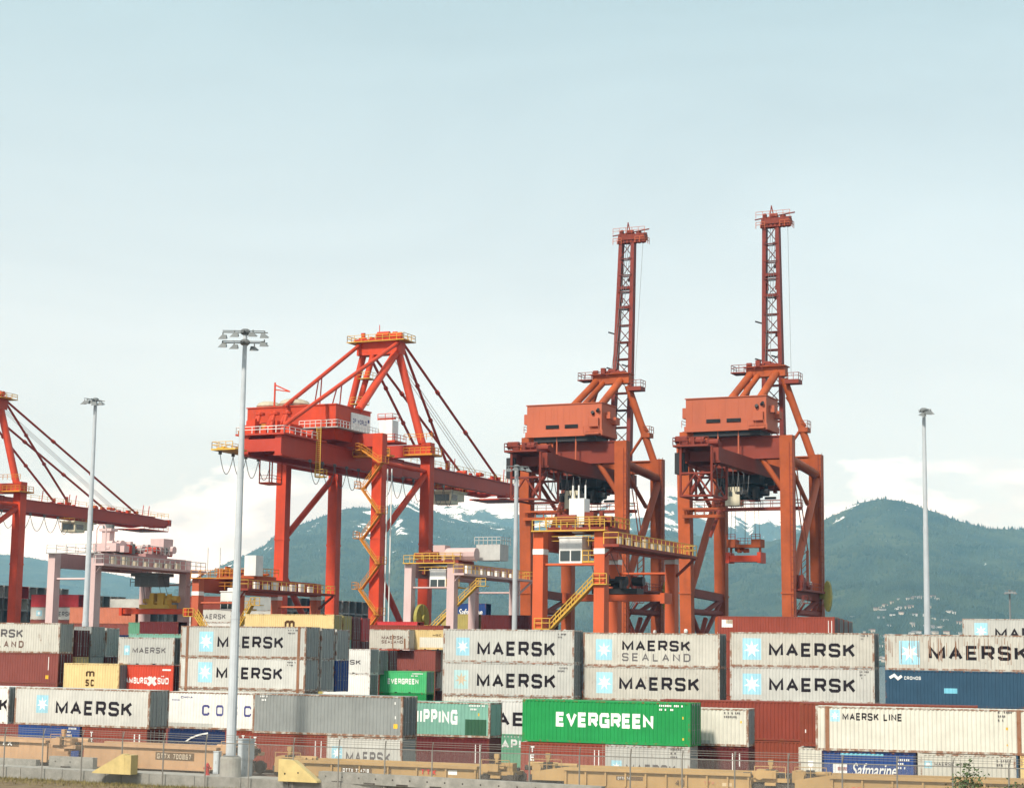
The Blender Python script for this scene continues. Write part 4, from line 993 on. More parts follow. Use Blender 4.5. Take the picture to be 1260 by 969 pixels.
    for k in range(3):
        z = 49 + k * 4.6; m = MB(); c = Vector((7.6, G - .6, 63)).lerp(Vector((3.5, G - 2, 46.4)), (63 - z) / 16.6); m.box(c.x - .9, c.x + 1.6, c.y - 1.6, c.y + .9, z - .12, z)
        m.rail([(c.x - .9, c.y - 1.6, z), (c.x + 1.6, c.y - 1.6, z), (c.x + 1.6, c.y + .9, z)], r=.05, step=1.2); m.build('landing', YEL, root)
    # lift, platforms on the waterside right leg
    m = MB(); m.box(15.6, 18.2, 5.2, 7.4, 45.4, 49.0); m.build('electric_room', CABW, root)
    m = MB(); m.box(14.4, 19.4, 4, 8.4, 45.0, 45.35); m.rail([(14.5, 4.1, 45.3), (19.3, 4.1, 45.3), (19.3, 8.3, 45.3)], r=.06); m.box(15.0, 18.4, 5.8, 6.2, 49.2, 49.5); m.rail([(15.4, 5.1, 49), (18.3, 5.1, 49), (18.3, 7.4, 49)], r=.06); m.build('room_platform', CR2, root)
    m = MB(); m.box(S - 3.6, S + 2.1, G - 2.4, G + 1.6, 43.9, 44.2); m.rail([(S - 3.6, G - 2.3, 44.2), (S + 2, G - 2.3, 44.2), (S + 2, G + 1.5, 44.2)], r=.07, step=1.2); m.rail([(S - 3.6, G - 2.3, 46.6), (S + 2, G - 2.3, 46.6)], r=.06, step=1.2); m.build('leg_platform', YELO, root)
    m = MB(); m.box(S - 5.5, S + 1.6, .6, 2.4, 42.2, 42.5); clutter(m, S - 5, S + 1, .8, 2.2, 42.5, 9, 77, 1.8); m.rail([(S - 5.5, .5, 42.5), (S + 1.6, .5, 42.5)], r=.06); m.build('leg_platform', YELO, root)
    m = MB(); zigzag(m, S - 1.9, S + 1.5, -1.6, 3, 43, rise=4.2, w=.9); m.build('stair', YELO, root)
    m = MB(); m.box(S + 1.3, S + 3.0, -.4, 1.3, 5.5, 11); m.tube((S + 2.2, .4, 11), (S + 2.2, .4, 40), .12, n=5); m.tube((S + 1.4, .4, 11), (S + 1.4, .4, 40), .12, n=5); m.build('lift_cabin', CABW, root)
    m = MB(); m.box(S - 5, S + 6.5, -3.4, -1.9, 9.4, 9.9); m.box(S + 3.4, S + 5.0, -2.8, -1.9, 9.9, 12.8); m.rail([(S - 5, -3.4, 9.9), (S + 6.5, -3.4, 9.9)], r=.06); m.build('base_platform', CR2, root)
    # trolley and operator's cab under the boom
    m = MB(); m.box(7.2, 11.4, 41.5, 48.5, 39.9, 40.25); m.box(7.4, 11.2, 42, 45, 37.6, 39.88); m.box(8, 11, 45.4, 48, 38.4, 39.88); tr_ = m.build('trolley', CABC, root)
    m = MB(); m.box(11.21, 11.24, 42.4, 44.6, 38.3, 39.5); m.box(7.8, 10.8, 41.96, 41.99, 38.2, 39.5); m.build('cab_window', GLASS, tr_)
    m = MB(); m.rail([(7.2, 41.4, 40.2), (11.5, 41.4, 40.2), (11.5, 48.6, 40.2)], r=.05, step=1.3); m.build('railing', YEL, tr_)
    m = MB(); festoon(m, (13.6, -14, 39.9), (13.6, 38, 39.9), 13, 3.4); m.build('festoon_cable', ROPE, root)
    m = MB(); festoon(m, (3.5, -25, 40.4), (3.5, -10, 40.4), 4, 3.0); m.build('festoon_cable', ROPE, root)
    return root
c2 = low_crane('quay_crane', (-39.2, 322, 0), 'red orange quay crane with its boom lowered and a white sign on the machinery house')
c1 = copy_tree(c2); c1.location = (-119.98, 354.44, 0); c1.scale = (.9, 1.2, .9); c1.rotation_euler = (0, 0, -R(21))
c1['label'] = 'red quay crane cut by the left picture edge, boom lowered, stays crossing a lamp mast'

def high_crane(name, loc, label, lean):
    S, G = 16.6, 16.5
    root = empty(name, loc, -R(25), label, 'crane', 'quay cranes of the container port')
    for (xb, xt, y, zt) in ((0, -.9, 0, 44.2), (S, S - .3, 0, 44.2), (0, -.3, G, 42.6), (S - .1, S - .3, G, 42.8)):
        m = MB(); m.beam((xb, y, 0), (xt, y, zt), 1.75, 1.6, 2.1, 1.7, side=(1, 0, 0))
        t = 19.5 / zt; x = xb + (xt - xb) * t; m.box(x - 1.05, x + 1.05, y - .95, y + .95, 19.3, 19.6)
        lg = m.build('leg', CR3, root)
        if y == 0 and xb > 1 or y == G and xb > 1:
            m = MB()
            for k in range(40): m.box(xb - .3 + (xt - xb) * k / 40 + .9, xb + .35 + (xt - xb) * k / 40 + .9, y - .9, y - .86, 3 + k, 3.07 + k)
            for d in (.6, 1.25): m.tube((xb + d, y - .9, 3), (xt + d, y - .9, 43), .05, n=4)
            m.build('ladder', CR3D, lg)
        m = MB(); m.lathe((xb - .2, y - 1.0, 13.2), [(.3, 0), (.34, .3), (.2, .6)], 8); m.build('work_light', CABW, lg)
    m = MB(); m.box(.2, S - 1.3, -.75, .75, 40.6, 44.0); m.box(.2, S - 1.3, -.95, .95, 44.01, 44.2); m.build('portal_beam', CR3D, root)
    m = MB(); m.box(.7, S - 1.2, G - .7, G + .7, 40.4, 42.4); m.box(.7, S - 1.2, G - .95, G + .95, 42.41, 42.6); m.build('portal_beam', CR3, root)
    for y in (0, G): m = MB(); m.beam((1, y, 2.5), (S - 1, y, 2.5), 1.5, 1.8); m.build('sill_beam', CR3, root)
    # side frames
    for x in (0, S):
        m = MB(); m.tube((x - .2, .6, 40.6), (x - .2, G - 1, 39.6), .75, n=14); m.build('side_tie', CR3, root)
        m = MB(); m.tube((x, G - .5, 38.6), (x, .6, 19.8), .62, n=12); m.build('brace', CR3H, root)
        m = MB(); m.tube((x, .6, 39.4), (x, 10.2, 34.6 - .4), .36, n=10); m.build('brace', CR3, root)
        m = MB(); m.tube((x, .8, 16.6), (x, G - .8, 16.6), .5, n=10); m.build('brace', CR3D, root)
        m = MB(); m.beam((x, .8, 19.6), (x, G - .8, 19.2), 1.0, 1.3); m.build('side_beam', CR3D, root)
        m = MB(); m.tube((x, 1, 16.2), (x, G - 1, 4), .42, n=10); m.build('brace', CR3D, root)
        m = MB(); m.tube((x, G - 1, 18.8), (x, 8, 16.8), .4, n=10); m.tube((x, 8, 15.6), (x, 1, 7), .4, n=10); m.tube((x, G - 1, 18.6), (x, 1, 8), .38, n=10); m.build('brace', CR3D, root)
    m = MB(); m.tube((12.2, 0, 40.6), (S - .3, 0, 34.6), .45, n=10); m.build('brace', CR3, root)
    m = MB(); m.tube((3.6, 0, 40.6), (.2, 0, 35.4), .4, n=10); m.build('brace', CR3D, root)
    # trolley girders
    m = MB()
    for x in (5.5, 10.8): m.box(x - .55, x + .55, -19, G + 3, 38.5, 40.5); m.box(x - .75, x + .75, -18.9, G + 3, 38.25, 38.49)
    for k in range(7): m.box(6.05, 10.25, -17 + k * 5.4, -16.5 + k * 5.4, 38.7, 40.2)
    gd = m.build('girder', CR3D, root)
    # landside end platform, a braced frame
    m = MB(); m.box(4.6, 10.2, -20.5, -12, 40.6, 40.9); m.rail([(4.6, -20.4, 40.9), (10.2, -20.4, 40.9)], r=.07, step=1.2); m.rail([(4.6, -20.4, 40.9), (4.6, -12, 40.9)], r=.07, step=1.6)
    clutter(m, 5, 9.8, -20, -12.5, 40.9, 16, 91, 1.6)
    for y in (-20, -13):
        for x in (5.7, 10.6): m.tube((x, y, 40.6), (x, y, 33.2), .2, n=6)
        m.tube((5.7, y, 36.6), (10.6, y, 36.6), .18, n=6); m.tube((5.7, y, 33.2), (10.6, y, 33.2), .2, n=6); m.tube((5.7, y, 33.2), (8.1, y, 36.6), .16, n=6); m.tube((10.6, y, 33.2), (8.1, y, 36.6), .16, n=6)
    for x in (5.7, 10.6): m.tube((x, -20, 33.2), (x, -13, 33.2), .18, n=6); m.tube((x, -20, 36.6), (x, -13, 40.4), .16, n=6)
    m.build('end_platform', CR3D, root)
    m = MB(); m.box(4.6, 6.0, -19.6, -17.4, 36.6, 39.8); m.build('cable_box', BLACKM, root)
    m = MB(); m.rail([(-.8, -1, 44.2), (2.5, -1, 44.2)], r=.06, step=1); m.rail([(-1, -.9, 46.0), (-1, 1.2, 46)], r=.05); m.box(-1.2, 2, -1.4, 1.2, 44.21, 45.2); clutter(m, -1, 5, -3, -1, 43.2, 8, 61, 1.5); m.build('leg_top_platform', CR3, root)
    # house
    m = MB(); m.box(.3, 13.7, -2.6, 3.6, 45.9, 50.3); m.box(.1, 13.9, -2.8, 3.8, 45.0, 45.89); m.box(.15, 13.85, -2.75, 3.75, 50.305, 50.45); m.box(-.5, .29, -2.0, 1.5, 47.3, 49.0); m.box(13.71, 14.5, -.9, .4, 47.9, 49.0); m.box(13.71, 14.6, 1.5, 3.2, 47.2, 48.4)
    for k in range(11): m.box(1.4 + k * 1.1, 1.44 + k * 1.1, -2.625, -2.601, 47.1 if 2 < 1.4 + k * 1.1 < 9.8 else 45.95, 50.25)
    hs = m.build('machinery_house', CR3H, root)
    for x in (3.8, 7.2):
        m = MB(); m.box(x, x + 2.3, -2.68, -2.605, 46.35, 46.95)
        for k in range(3): m.box(x - .05, x + 2.35, -2.78, -2.69, 46.42 + k * .2, 46.48 + k * .2)
        m.build('vent', BLACKM, hs)
    m = MB(); m.box(10.9, 13.6, -3.6, -2.85, 45.1, 45.3); m.box(11.6, 13.3, -3.2, -2.62, 46.4, 47.8); m.rail([(10.9, -3.6, 45.3), (13.6, -3.6, 45.3)], r=.05); m.build('house_balcony', CR3H, hs)
    m = MB(); m.tube((12.2, -2.6, 48.6), (12.2, -3.0, 48.8), .3, n=8); m.tube((12.9, -2.6, 49.0), (13.3, -3.1, 49.2), .25, n=8); m.build('work_light', BLACKM, hs)
    for x in (5.6, 9.0): m = MB(); m.tube((x, -2.2, 40.5), (x, -2.2, 45), .13, n=6); m.build('hanger', CR3H, root)
    m = MB(); m.box(1.5, 12.6, -2.3, 3.2, 44.21, 44.99); m.build('house_base', BLACKM, root)
    # trolley, cab, walkways
    m = MB(); m.box(5.0, 11.4, 1.0, 9.5, 36.9, 38.2); clutter(m, 4.8, 12.2, 1, 10, 34.6, 26, 33, 2.6); clutter(m, 3.2, 13.0, 3, 14, 36.4, 22, 35, 2.0); tr_ = m.build('trolley', BLACKM, root)
    m = MB(); clutter(m, 9, 13.4, 4, 12, 36.2, 14, 36, 2.0); m.build('trolley_drive', CR3D, tr_)
    m = MB(); m.box(5.7, 8.1, 1.0, 3.2, 33.4, 36.4); cb = m.build('operator_cab', CABC, root)
    m = MB(); m.box(6.3, 6.9, .96, .99, 34.9, 35.6); m.box(8.11, 8.14, 1.3, 2.9, 34.3, 35.9); m.build('cab_window', GLASS, cb)
    m = MB(); m.box(-1.6, S + 1.4, 1.4, 2.6, 32.6, 33.1); m.build('walkway', CR3D, root)
    m = MB(); m.rail([(5, 1.4, 33.1), (S + 1.4, 1.4, 33.1)], r=.06, step=1.6); m.rail([(-1.6, 2.6, 33.1), (S + 1.4, 2.6, 33.1)], r=.05, step=1.6); m.tube((4.8, 1.4, 33), (3.4, .3, 28.4), .3, n=6); m.build('railing', CR3D, root)
    m = MB(); m.beam((-.6, -1.4, 31.6), (6.6, -1.4, 31.6), .6, .5); m.beam((-.6, -1.4, 32.8), (6.6, -1.4, 32.8), .5, .3)
    for k in range(5): m.tube((k * 1.5, -1.4, 31.6), (k * 1.5, -1.4, 32.8), .1, n=5)
    m.build('cross_strut', CR3, root)
    m = MB(); festoon(m, (10.0, -16, 38.2), (10.0, 0, 38.2), 6, 3.6, .07); m.build('festoon_cable', ROPE, root)
    # right-hand service platform, lift mast, cable reel
    m = MB(); m.box(S - .6, S + 1.6, .9, G - 1, 19.9, 20.2); m.rail([(S + 1.5, .9, 20.2), (S + 1.5, G - 1, 20.2)], r=.06, step=1.5); clutter(m, S - .5, S + 1.2, 2, 9, 20.2, 9, 15, 2.2); sp = m.build('service_platform', CR3D, root)
    m = MB(); m.box(S + .2, S + .9, 5, 5.7, 20.2, 22.4); m.box(S + .2, S + 1.0, 8, 9, 20.2, 21.6); m.build('cabinet', CABW, sp)
    m = MB()
    for x, y in ((S, 6.5), (S + 1.1, 6.5), (S + .5, 7.8)): m.tube((x, y, 20.2), (x, y, 26.5), .12, n=5)
    for k in range(6): m.tube((S, 6.5, 20.5 + k), (S + 1.1, 6.5, 21.5 + k), .07, n=4); m.tube((S + 1.1, 6.5, 20.5 + k), (S + 1.1, 6.5, 20.51 + k), .07, n=4)
    m.tube((S + .4, 7, 26.5), (S - .6, 4, 40), .1, n=5); m.tube((S + .9, 7, 26.5), (S, 4, 40), .1, n=5); m.build('lift_mast', CR3H, root)
    m = MB()
    rim = [(math.cos(t * math.pi / 12) * 2.5, math.sin(t * math.pi / 12) * 2.5) for t in range(24)]
    m.prism([(S + 1.9 + p * .25, 19.5 + q) for p, q in rim], G - 1.9, G - .9); m.tube((S + .6, G - 1.4, 19.5), (S + 2.2, G - 1.4, 19.5), .5, n=8)
    for t in range(0, 24, 3): m.tube((S + 2.0, G - 1.4, 19.5), (S + 1.95 + rim[t][0] * .25, G - 2.0, 19.5 + rim[t][1]), .1, n=4)
    m.build('cable_reel', OLIVE, root)
    m = MB(); zigzag(m, S - .2, S + 1.8, 1.9, 3, 19, rise=3.0, w=.7); m.build('stair', CR3D, root)
    # A-frame
    m = MB(); m.box(5.0, 11.8, 14.2, 15.8, 56.0, 57.6); m.box(4.6, 12.0, 13.6, 16.4, 57.61, 57.75); ap = m.build('apex_beam', CR3, root)
    m = MB(); m.rail([(2.6, 13.6, 57), (2.6, 16.4, 57), (8, 16.4, 57)], r=.06, step=1.3); m.rail([(2.6, 13.6, 57), (8, 13.6, 57)], r=.06, step=1.3); m.box(2.5, 5, 13.5, 16.5, 56.7, 56.9); m.box(11.8, 14.2, 13.8, 16, 54.6, 55.3); m.rail([(12.4, 13.8, 55.3), (14.2, 13.8, 55.3), (14.2, 16, 55.3)], r=.06, step=1.2); clutter(m, 5, 11, 13.6, 16, 57.7, 7, 43, 1.2); m.build('apex_platform', CR3D, ap)
    for p, q, r in (((5.7, 14.6, 56.6), (5.0, 2.6, 49.4), .62), ((10.2, 14.6, 56.6), (9.6, 2.6, 48.6), .66), ((7.0, 14.8, 56.4), (6.2, 3.2, 49), .5), ((11.3, 15.2, 55.6), (15.6, G, 42.6), .62), ((5.4, 15.2, 55.6), (.7, G, 42.6), .6)):
        m = MB(); m.tube(p, q, r, n=14); m.build('mast_leg', CR3, root)
    m = MB(); m.tube((11.6, 15.6, 52.6), (14.6, 16.4, 47.6), .25, n=8); m.box(13.6, 15.2, 15.4, 17.4, 46.6, 47.4); m.rail([(13.8, 15.4, 47.4), (15.2, 15.4, 47.4), (15.2, 17.4, 47.4)], r=.06, step=1.0); m.tube((13.6, 16.2, 46.8), (10.4, 16.5, 42.5), .25, n=8); m.build('sheave_bracket', CR3, root)
    # raised boom
    y0, y1 = 19.6, 19.6 + lean; zb, zt = 41.5, 84.6
    f = lambda z: (z - zb) / (zt - zb)
    xl = lambda z: 6.5 - .05 * f(z) ; xr = lambda z: 9.85 - 1.15 * f(z); yy = lambda z: y0 + (y1 - y0) * f(z)
    m = MB()
    for fn, mi in ((xl, 0), (xr, 0)): m.beam((fn(zb), yy(zb), zb), (fn(zt), yy(zt), zt), .72, 1.4, .66, 1.2, side=(1, 0, 0))
    n = 12; zs = [46 + (83 - 46) * k / n for k in range(n + 1)]; m2 = MB()
    for k in range(n + 1):
        z = zs[k]
        for d in (-.6, .7): m2.tube((xl(z), yy(z) + d, z), (xr(z), yy(z) + d, z), .12, n=6)
        if k < n:
            z2 = zs[k + 1]; a_, b_ = (xl, xr) if k % 2 else (xr, xl)
            m2.tube((a_(z), yy(z) - .6, z), (b_(z2), yy(z2) - .6, z2), .085, n=6); m2.tube((b_(z), yy(z) + .7, z), (a_(z2), yy(z2) + .7, z2), .075, n=5)
    z = 74.5; m.beam((xl(z), yy(z), z), (xr(z), yy(z), z), 1.4, .5); m.beam((xl(z) + .3, yy(z), z - .3), (xl(z) + .5, yy(z), z - 2.6), .35, .35); m.beam((xr(z) - .3, yy(z), z - .3), (xr(z) - .5, yy(z), z - 2.6), .35, .35); z = 71; m.beam((xl(z), yy(z), z), (xr(z), yy(z), z), .9, .4)
    m2.build('lattice', CR3L, root)
    bo = m.build('raised_boom', paint('boom maroon', (.19, .030, .020), .15, rough=.6, var=.2, scale=.25, grime=.5, streak=(.5, .5, .06)), root)
    m = MB()
    for z, s in ((59.5, -1), (59.9, 1), (66, -1)): x = xl(z) if s < 0 else xr(z); m.tube((x, yy(z), z), (x - 1.6, yy(z) - .4, z + .5), .14, n=5)
    for z in (80, 76, 70.5, 64): m.tube((xr(z) - .7, yy(z), z - .3), (xr(z) - .7, yy(z), z + .3), .22, n=6)
    m.build('boom_bracket', BLACKM, bo)
    m = MB(); x0, x1 = xl(zt) - 1.2, xr(zt) + 2.6
    m.box(x0 + .8, x1 - .3, y1 - 1.0, y1 + 1.0, zt - 1.2, zt - .2)
    for k in range(7): x = x0 + 1 + k * (x1 - x0 - 1.6) / 6; m.lathe((x, y1 - .4, zt - 1.9), [(.2, 0), (.5, .15), (.5, .7), (.2, .85)], 10)
    clutter(m, x0 + 1, x1 - .6, y1 - .8, y1 + .8, zt - .3, 10, 71, 1.3); m.tube((x0 - .6, y1, zt - .1), (x1 + .9, y1 - 1.5, zt + .3), .12, n=6)
    m.tube((7.3, y1, zt), (7.6, y1, zt + 2.2), .1, n=5); m.tube((8.1, y1, zt), (7.6, y1, zt + 2.2), .1, n=5)
    tp = m.build('boom_head', CR3D, bo)
    m = MB(); m.rail([(x0, y1 - 1.4, zt - 2), (x0 + 1.6, y1 - 1.4, zt - 2)], r=.06, step=.7); m.rail([(x1 - 1.8, y1 - 1.4, zt - 1.9), (x1, y1 - 1.4, zt - 1.9), (x1, y1 + 1, zt - 1.9)], r=.06, step=.8); m.rail([(x0, y1 - 1.4, zt - .2), (x1, y1 - 1.4, zt - .2)], r=.045, step=1.2); m.build('railing', CR3H, bo)
    m = MB()
    for d in (-.5, -.1, .35): m.tube((8.0 + d, y1, zt - 1), (8.2 + d, 16, 57), .05, n=4)
    m.tube((x1 - .8, y1, zt - 1.5), (12.6, 15, 56), .035, n=4); m.build('hoist_rope', ROPE, root)
    return root
c4 = high_crane('quay_crane', (28.76, 300, 0), 'weathered orange quay crane at right with upright boom, a red spreader hanging in its portal', 1.0)
c3 = high_crane('quay_crane', (3.38, 311, 0), 'weathered orange quay crane with upright boom, standing behind the orange yard gantry', 4.6)

# spreader hanging from the right-hand crane
sp = empty('container_spreader', (28.76, 300, 0), -R(25), 'red orange spreader hanging on ropes inside the right-hand upright crane', 'spreader')
m = MB(); m.box(4.5, 10.2, 5.2, 7.6, 24.7, 25.7); m.box(4.4, 5.0, 5.0, 7.8, 24.5, 26.2); m.box(9.7, 10.3, 5.0, 7.8, 24.5, 26.2); m.build('spreader_beam', CR2, sp)
m = MB(); m.box(4.9, 9.8, 5.6, 7.2, 27.0, 27.5); m.box(4.5, 6.0, 5.3, 7.5, 27.0, 28.3); m.box(8.7, 10.2, 5.3, 7.5, 27.0, 28.3); clutter(m, 6, 9, 5.5, 7.2, 26.2, 6, 12, 1.0)
for x in (4.9, 9.8): m.tube((x, 6.4, 25.7), (x, 6.4, 27.2), .2, n=6)
m.build('head_block', CR3, sp)
m = MB()
for x in (4.9, 5.6, 9.1, 9.8): m.tube((x, 6.2, 28.2), (x + (.3 if x < 7 else -.3), 6.2, 37), .04, n=4)
m.tube((7.35, 6.2, 27.4), (7.35, 6.2, 37), .05, n=4); m.build('hoist_rope', ROPE, sp)
m = MB(); m.rail([(4.5, 5.2, 28.3), (6, 5.2, 28.3)], r=.05, step=.7, h=.8); m.rail([(8.7, 5.2, 28.3), (10.2, 5.2, 28.3)], r=.05, step=.7, h=.8); m.rail([(6.2, 5.5, 27.5), (8.6, 5.5, 27.5)], r=.04, step=.6, h=1); m.build('railing', CR2D, sp)

# ================================================================== YARD GANTRIES
PINK = paint('gantry faded pink', (.58, .42, .40), .06, var=.08, scale=.15); PINKD = paint('gantry rose', (.40, .22, .21), .06, scale=.15)  # PINKD: the same gantry pink with shade put into its colour
ORG = paint('gantry orange', (.52, .10, .035), .03, var=.1, scale=.15); ORGD = paint('gantry deep orange', (.36, .06, .03), .05, scale=.15)
RSTO = paint('gantry rust orange', (.50, .12, .06), .04, scale=.15)
def yard_gantry(loc, label, top, main, dark, cab, sp_z, sp_col, stair, clut, seed, sgn=False, cabb=1.2, legcap=None):
    S, G = 7.2, 22.0
    root = empty('yard_gantry', loc, -R(25), label, 'gantry crane', 'yard gantry cranes')
    for x in (0, S):
        for y in (0, G):
            m = MB(); m.beam((x, y, 1.6), (x, y, top - .05), 1.25, 1.5, 1.2, 1.3, side=(1, 0, 0)); lg = m.build('leg', main, root)
            if legcap: m = MB(); m.box(x - .64, x + .64, y - .7, y + .7, top - 2.6, top - 2.0); m.build('leg_band', CABW, lg)
        m = MB(); m.box(x - .55, x + .55, .68, G - .68, top - 1.9, top); m.box(x - .7, x + .7, .7, G - .7, top - 2.1, top - 1.91); m.build('girder', dark, root)
    for y in (0, G):
        m = MB(); m.tube((.6, y, top - 3.7), (S - .6, y, top - 3.7), .16, n=8); m.build('tie_bar', main, root)
        m = MB(); m.box(-2.2, S + 2.2, y - .6, y + .6, 1.0, 2.2); bs = m.build('base_beam', main, root)
        for x in (-1.6, .4, S - .4, S + 1.6):
            m = MB(); m.tube((x, y - .35, .85), (x, y + .35, .85), .85, n=16); m.build('wheel', BLACKM, bs)
    m = MB(); m.box(S + .8, S + 2.6, -1.5, G + 1.8, top - 1.9, top - 1.6); m.tube((S + 1.7, -1, top - 2), (S, 0, top - 3.2), .15, n=6); m.tube((S + 2.4, G + 1.4, top - 1.9), (S + .6, G, top - 4), .18, n=6); wk = m.build('walkway', main if main is PINK else CR3D, root)
    m = MB(); m.rail([(S + .8, -1.4, top - 1.6), (S + 2.5, -1.4, top - 1.6), (S + 2.5, G + 1.7, top - 1.6), (S + .9, G + 1.7, top - 1.6)], h=1.25, step=1.3, r=.055); m.build('railing', clut if main is PINK else YEL, wk)
    m = MB(); rr = random.Random(seed)
    for k in range(7):
        y = 2.5 + k * 2.6; m.box(S + .75, S + 1.2, y, y + rr.uniform(.6, 1.7), top - 1.58, top - 1.58 + rr.uniform(.7, 1.3))
    m.build('cabinet', TAN if not sgn else CABW, wk)
    m = MB(); m.rail([(-.5, -1.2, top), (S + .8, -1.2, top)], r=.05); m.box(-.6, S + .9, -1.3, -.72, top - .15, top - .01); m.rail([(-.6, 1, top), (-.6, G - 1, top)], r=.05, step=2.4); m.build('end_walkway', clut, root)
    ty = cab[2]
    m = MB(); m.box(.0, S, ty - 2.2, ty + 3.2, top + .02, top + .5); clutter(m, .2, S - .2, ty - 2, ty + 3, top + .5, 14, seed, 1.8); clutter(m, .6, S - .6, ty - 2, ty + 3, top - 2, 8, seed + 3, 1.4); t = m.build('trolley', cab[3], root)
    m = MB(); m.rail([(-.2, ty - 2.3, top + .5), (S + .4, ty - 2.3, top + .5), (S + .4, ty + 3.2, top + .5)], r=.06, step=1.2); m.rail([(.5, ty - 2.3, top - 1.6), (S, ty - 2.3, top - 1.6)], r=.05, step=1.1); clutter(m, 3.6, S, ty - 2.1, ty, top - 1.5, 5, seed + 5, 1.2); m.build('railing', clut, t)
    if cab[0] is not None:
        x, z = cab[0], cab[1]
        m = MB(); m.box(x - 1.35, x + 1.35, ty - 3.4, ty - .9, z, z + 2.75); m.box(x - 1.45, x + 1.45, ty - 3.5, ty - .8, z + 2.76, z + 2.9); m.box(x - .8, x + .8, ty - 2.4, ty - 1.6, z + 2.9, top - 1.3); c = m.build('operator_cab', CABW, root)
        for d in (-1.2, .08): m = MB(); m.box(x + d, x + d + 1.12, ty - 3.46, ty - 3.405, z + .25, z + 1.35); m.build('cab_window', GLASS, c)
        m = MB(); m.box(x + 1.36, x + 3.6, ty - 3.4, ty - 1, z + .05, z + .25); m.rail([(x + 1.4, ty - 3.4, z + .25), (x + 3.6, ty - 3.4, z + .25)], r=.06, step=.7); m.build('cab_balcony', YEL, c)
    # spreader on ropes
    if sp_z:
        m = MB(); yb = ty + 4; xm = S / 2 + cab[4]
        m.box(xm - 6.05, xm + 6.05, yb - .9, yb + .9, sp_z, sp_z + .75); m.box(xm - 6.1, xm - 5.6, yb - 1.2, yb + 1.2, sp_z - .25, sp_z + .9); m.box(xm + 5.6, xm + 6.1, yb - 1.2, yb + 1.2, sp_z - .25, sp_z + .9); s_ = m.build('spreader', sp_col, root)
        m = MB(); m.box(xm - 2.6, xm + 2.8, yb - 1, yb + 1, sp_z + .8, sp_z + 1.4); clutter(m, xm - 2.4, xm + 2.6, yb - .9, yb + .9, sp_z + 1.4, 11, seed + 9, 1.8); m.build('head_block', YEL if main is PINK else BLACKM, s_)
        m = MB()
        for d in (-2.2, -1, 1, 2.2): m.tube((xm + d, yb, sp_z + 1.4), (S / 2 + d * .8, yb, top - .5), .045, n=4)
        m.build('hoist_rope', ROPE, s_)
    if stair:
        x0, z0, x1, z1, y = stair
        m = MB(); m.beam((x0, y, z0), (x1, y, z1), .9, .16, side=(0, 1, 0))
        for d in (-.45, .45):
            for h in (.5, 1.0): m.tube((x0, y + d, z0 + h), (x1, y + d, z1 + h), .055, n=4)
            for k in range(9): q = Vector((x0, y + d, z0)).lerp(Vector((x1, y + d, z1)), k / 8); m.tube(q, q + Vector((0, 0, 1)), .05, n=4)
        m.box(min(x1, x1 + 1.6), max(x1, x1 + 1.6), y - .6, y + .6, z1 - .1, z1); m.rail([(x1, y - .6, z1), (x1 + 1.6, y - .6, z1)], r=.055, step=.8)
        m.box(x0 - 1.8, x0, y - .6, y + .6, z0 - .1, z0); m.rail([(x0 - 1.8, y - .6, z0), (x0, y - .6, z0)], r=.055, step=.8); m.build('stair', YEL, root)
    return root
gD = yard_gantry((3.38, 205, 0), 'orange yard gantry with white cab and yellow railed walkway in front of the upright crane', 22.8, ORG, ORGD, (3.3, 19.3, 4.0, CR3D, 2.2), 15.4, ORG, (1.6, 12.2, 6.6, 17.0, -.4), YEL, 3, legcap=True)
m = MB(); m.box(2.4, 4.2, 2.2, 3.8, 23.6, 26.5); m.box(2.7, 3.9, 2.4, 3.6, 22.7, 23.58)
for x in (2.5, 3.2, 4.0): m.tube((x, 3, 26.5), (x, 3, 28), .1, n=5)
m.build('electric_cabinet', CABW, gD)
gA = yard_gantry((-65.03, 268, 0), 'faded pink yard gantry at left, an orange spreader lowered beneath it', 22.8, PINK, PINKD, (None, 0, 14.0, PINKD, 1.6), 14.6, CR2, (13.5, 14.3, 16.8, 10.3, 16), GREYR, 13)
m = MB(); m.box(1.2, 6.2, 16.5, 20.5, 20.2, 20.7); m.box(1.6, 5.8, 17, 20, 18.7, 20.19); m.rail([(1.2, 16.5, 18.7), (6.2, 16.5, 18.7)], r=.06); m.build('cab_gantry', P['dark grey'][0], gA)
m = MB()
m.box(1.2, 5.4, 7.0, 11.5, 23.4, 24.6); m.box(2.0, 3.4, 8, 9.2, 24.6, 26.4); m.box(1.6, 3.8, 7.8, 9.4, 26.4, 26.8); clutter(m, 1, 6.4, 7, 19, 23.3, 22, 203, 1.9); m.box(4.2, 6.6, 17, 19.4, 23.4, 25.8)
m.build('trolley_cabinet', PINK, gA)
m = MB(); clutter(m, .8, 6.6, 8, 19, 23.2, 22, 311, 1.5); m.tube((2.7, 8.6, 26.8), (2.7, 8.6, 27.4), .9, n=10); m.build('drive_unit', P['dark grey'][0], gA)
m = MB(); clutter(m, .8, 6.8, 9, 20, 23.2, 16, 317, 1.3); m.build('trolley_motor', CR2D, gA)
m = MB(); m.path([(S_ := 7.9, -.9, 8), (7.9, -.9, 26), (8.3, -.9, 26.6), (9.2, -.9, 26.6), (9.5, -.9, 26.0), (9.5, -.9, 23)], .09); m.build('cable_guide', PINK, gA)
gC = yard_gantry((-14.99, 283, 0), 'faded pink yard gantry with white cab between the lowered-boom and upright cranes', 22.8, PINK, PINKD, (4.4, 19.0, 4.0, CR3D, 0), 0, CR2, (3.2, 12.4, 11.0, 19.4, .8), YEL, 23, sgn=True)
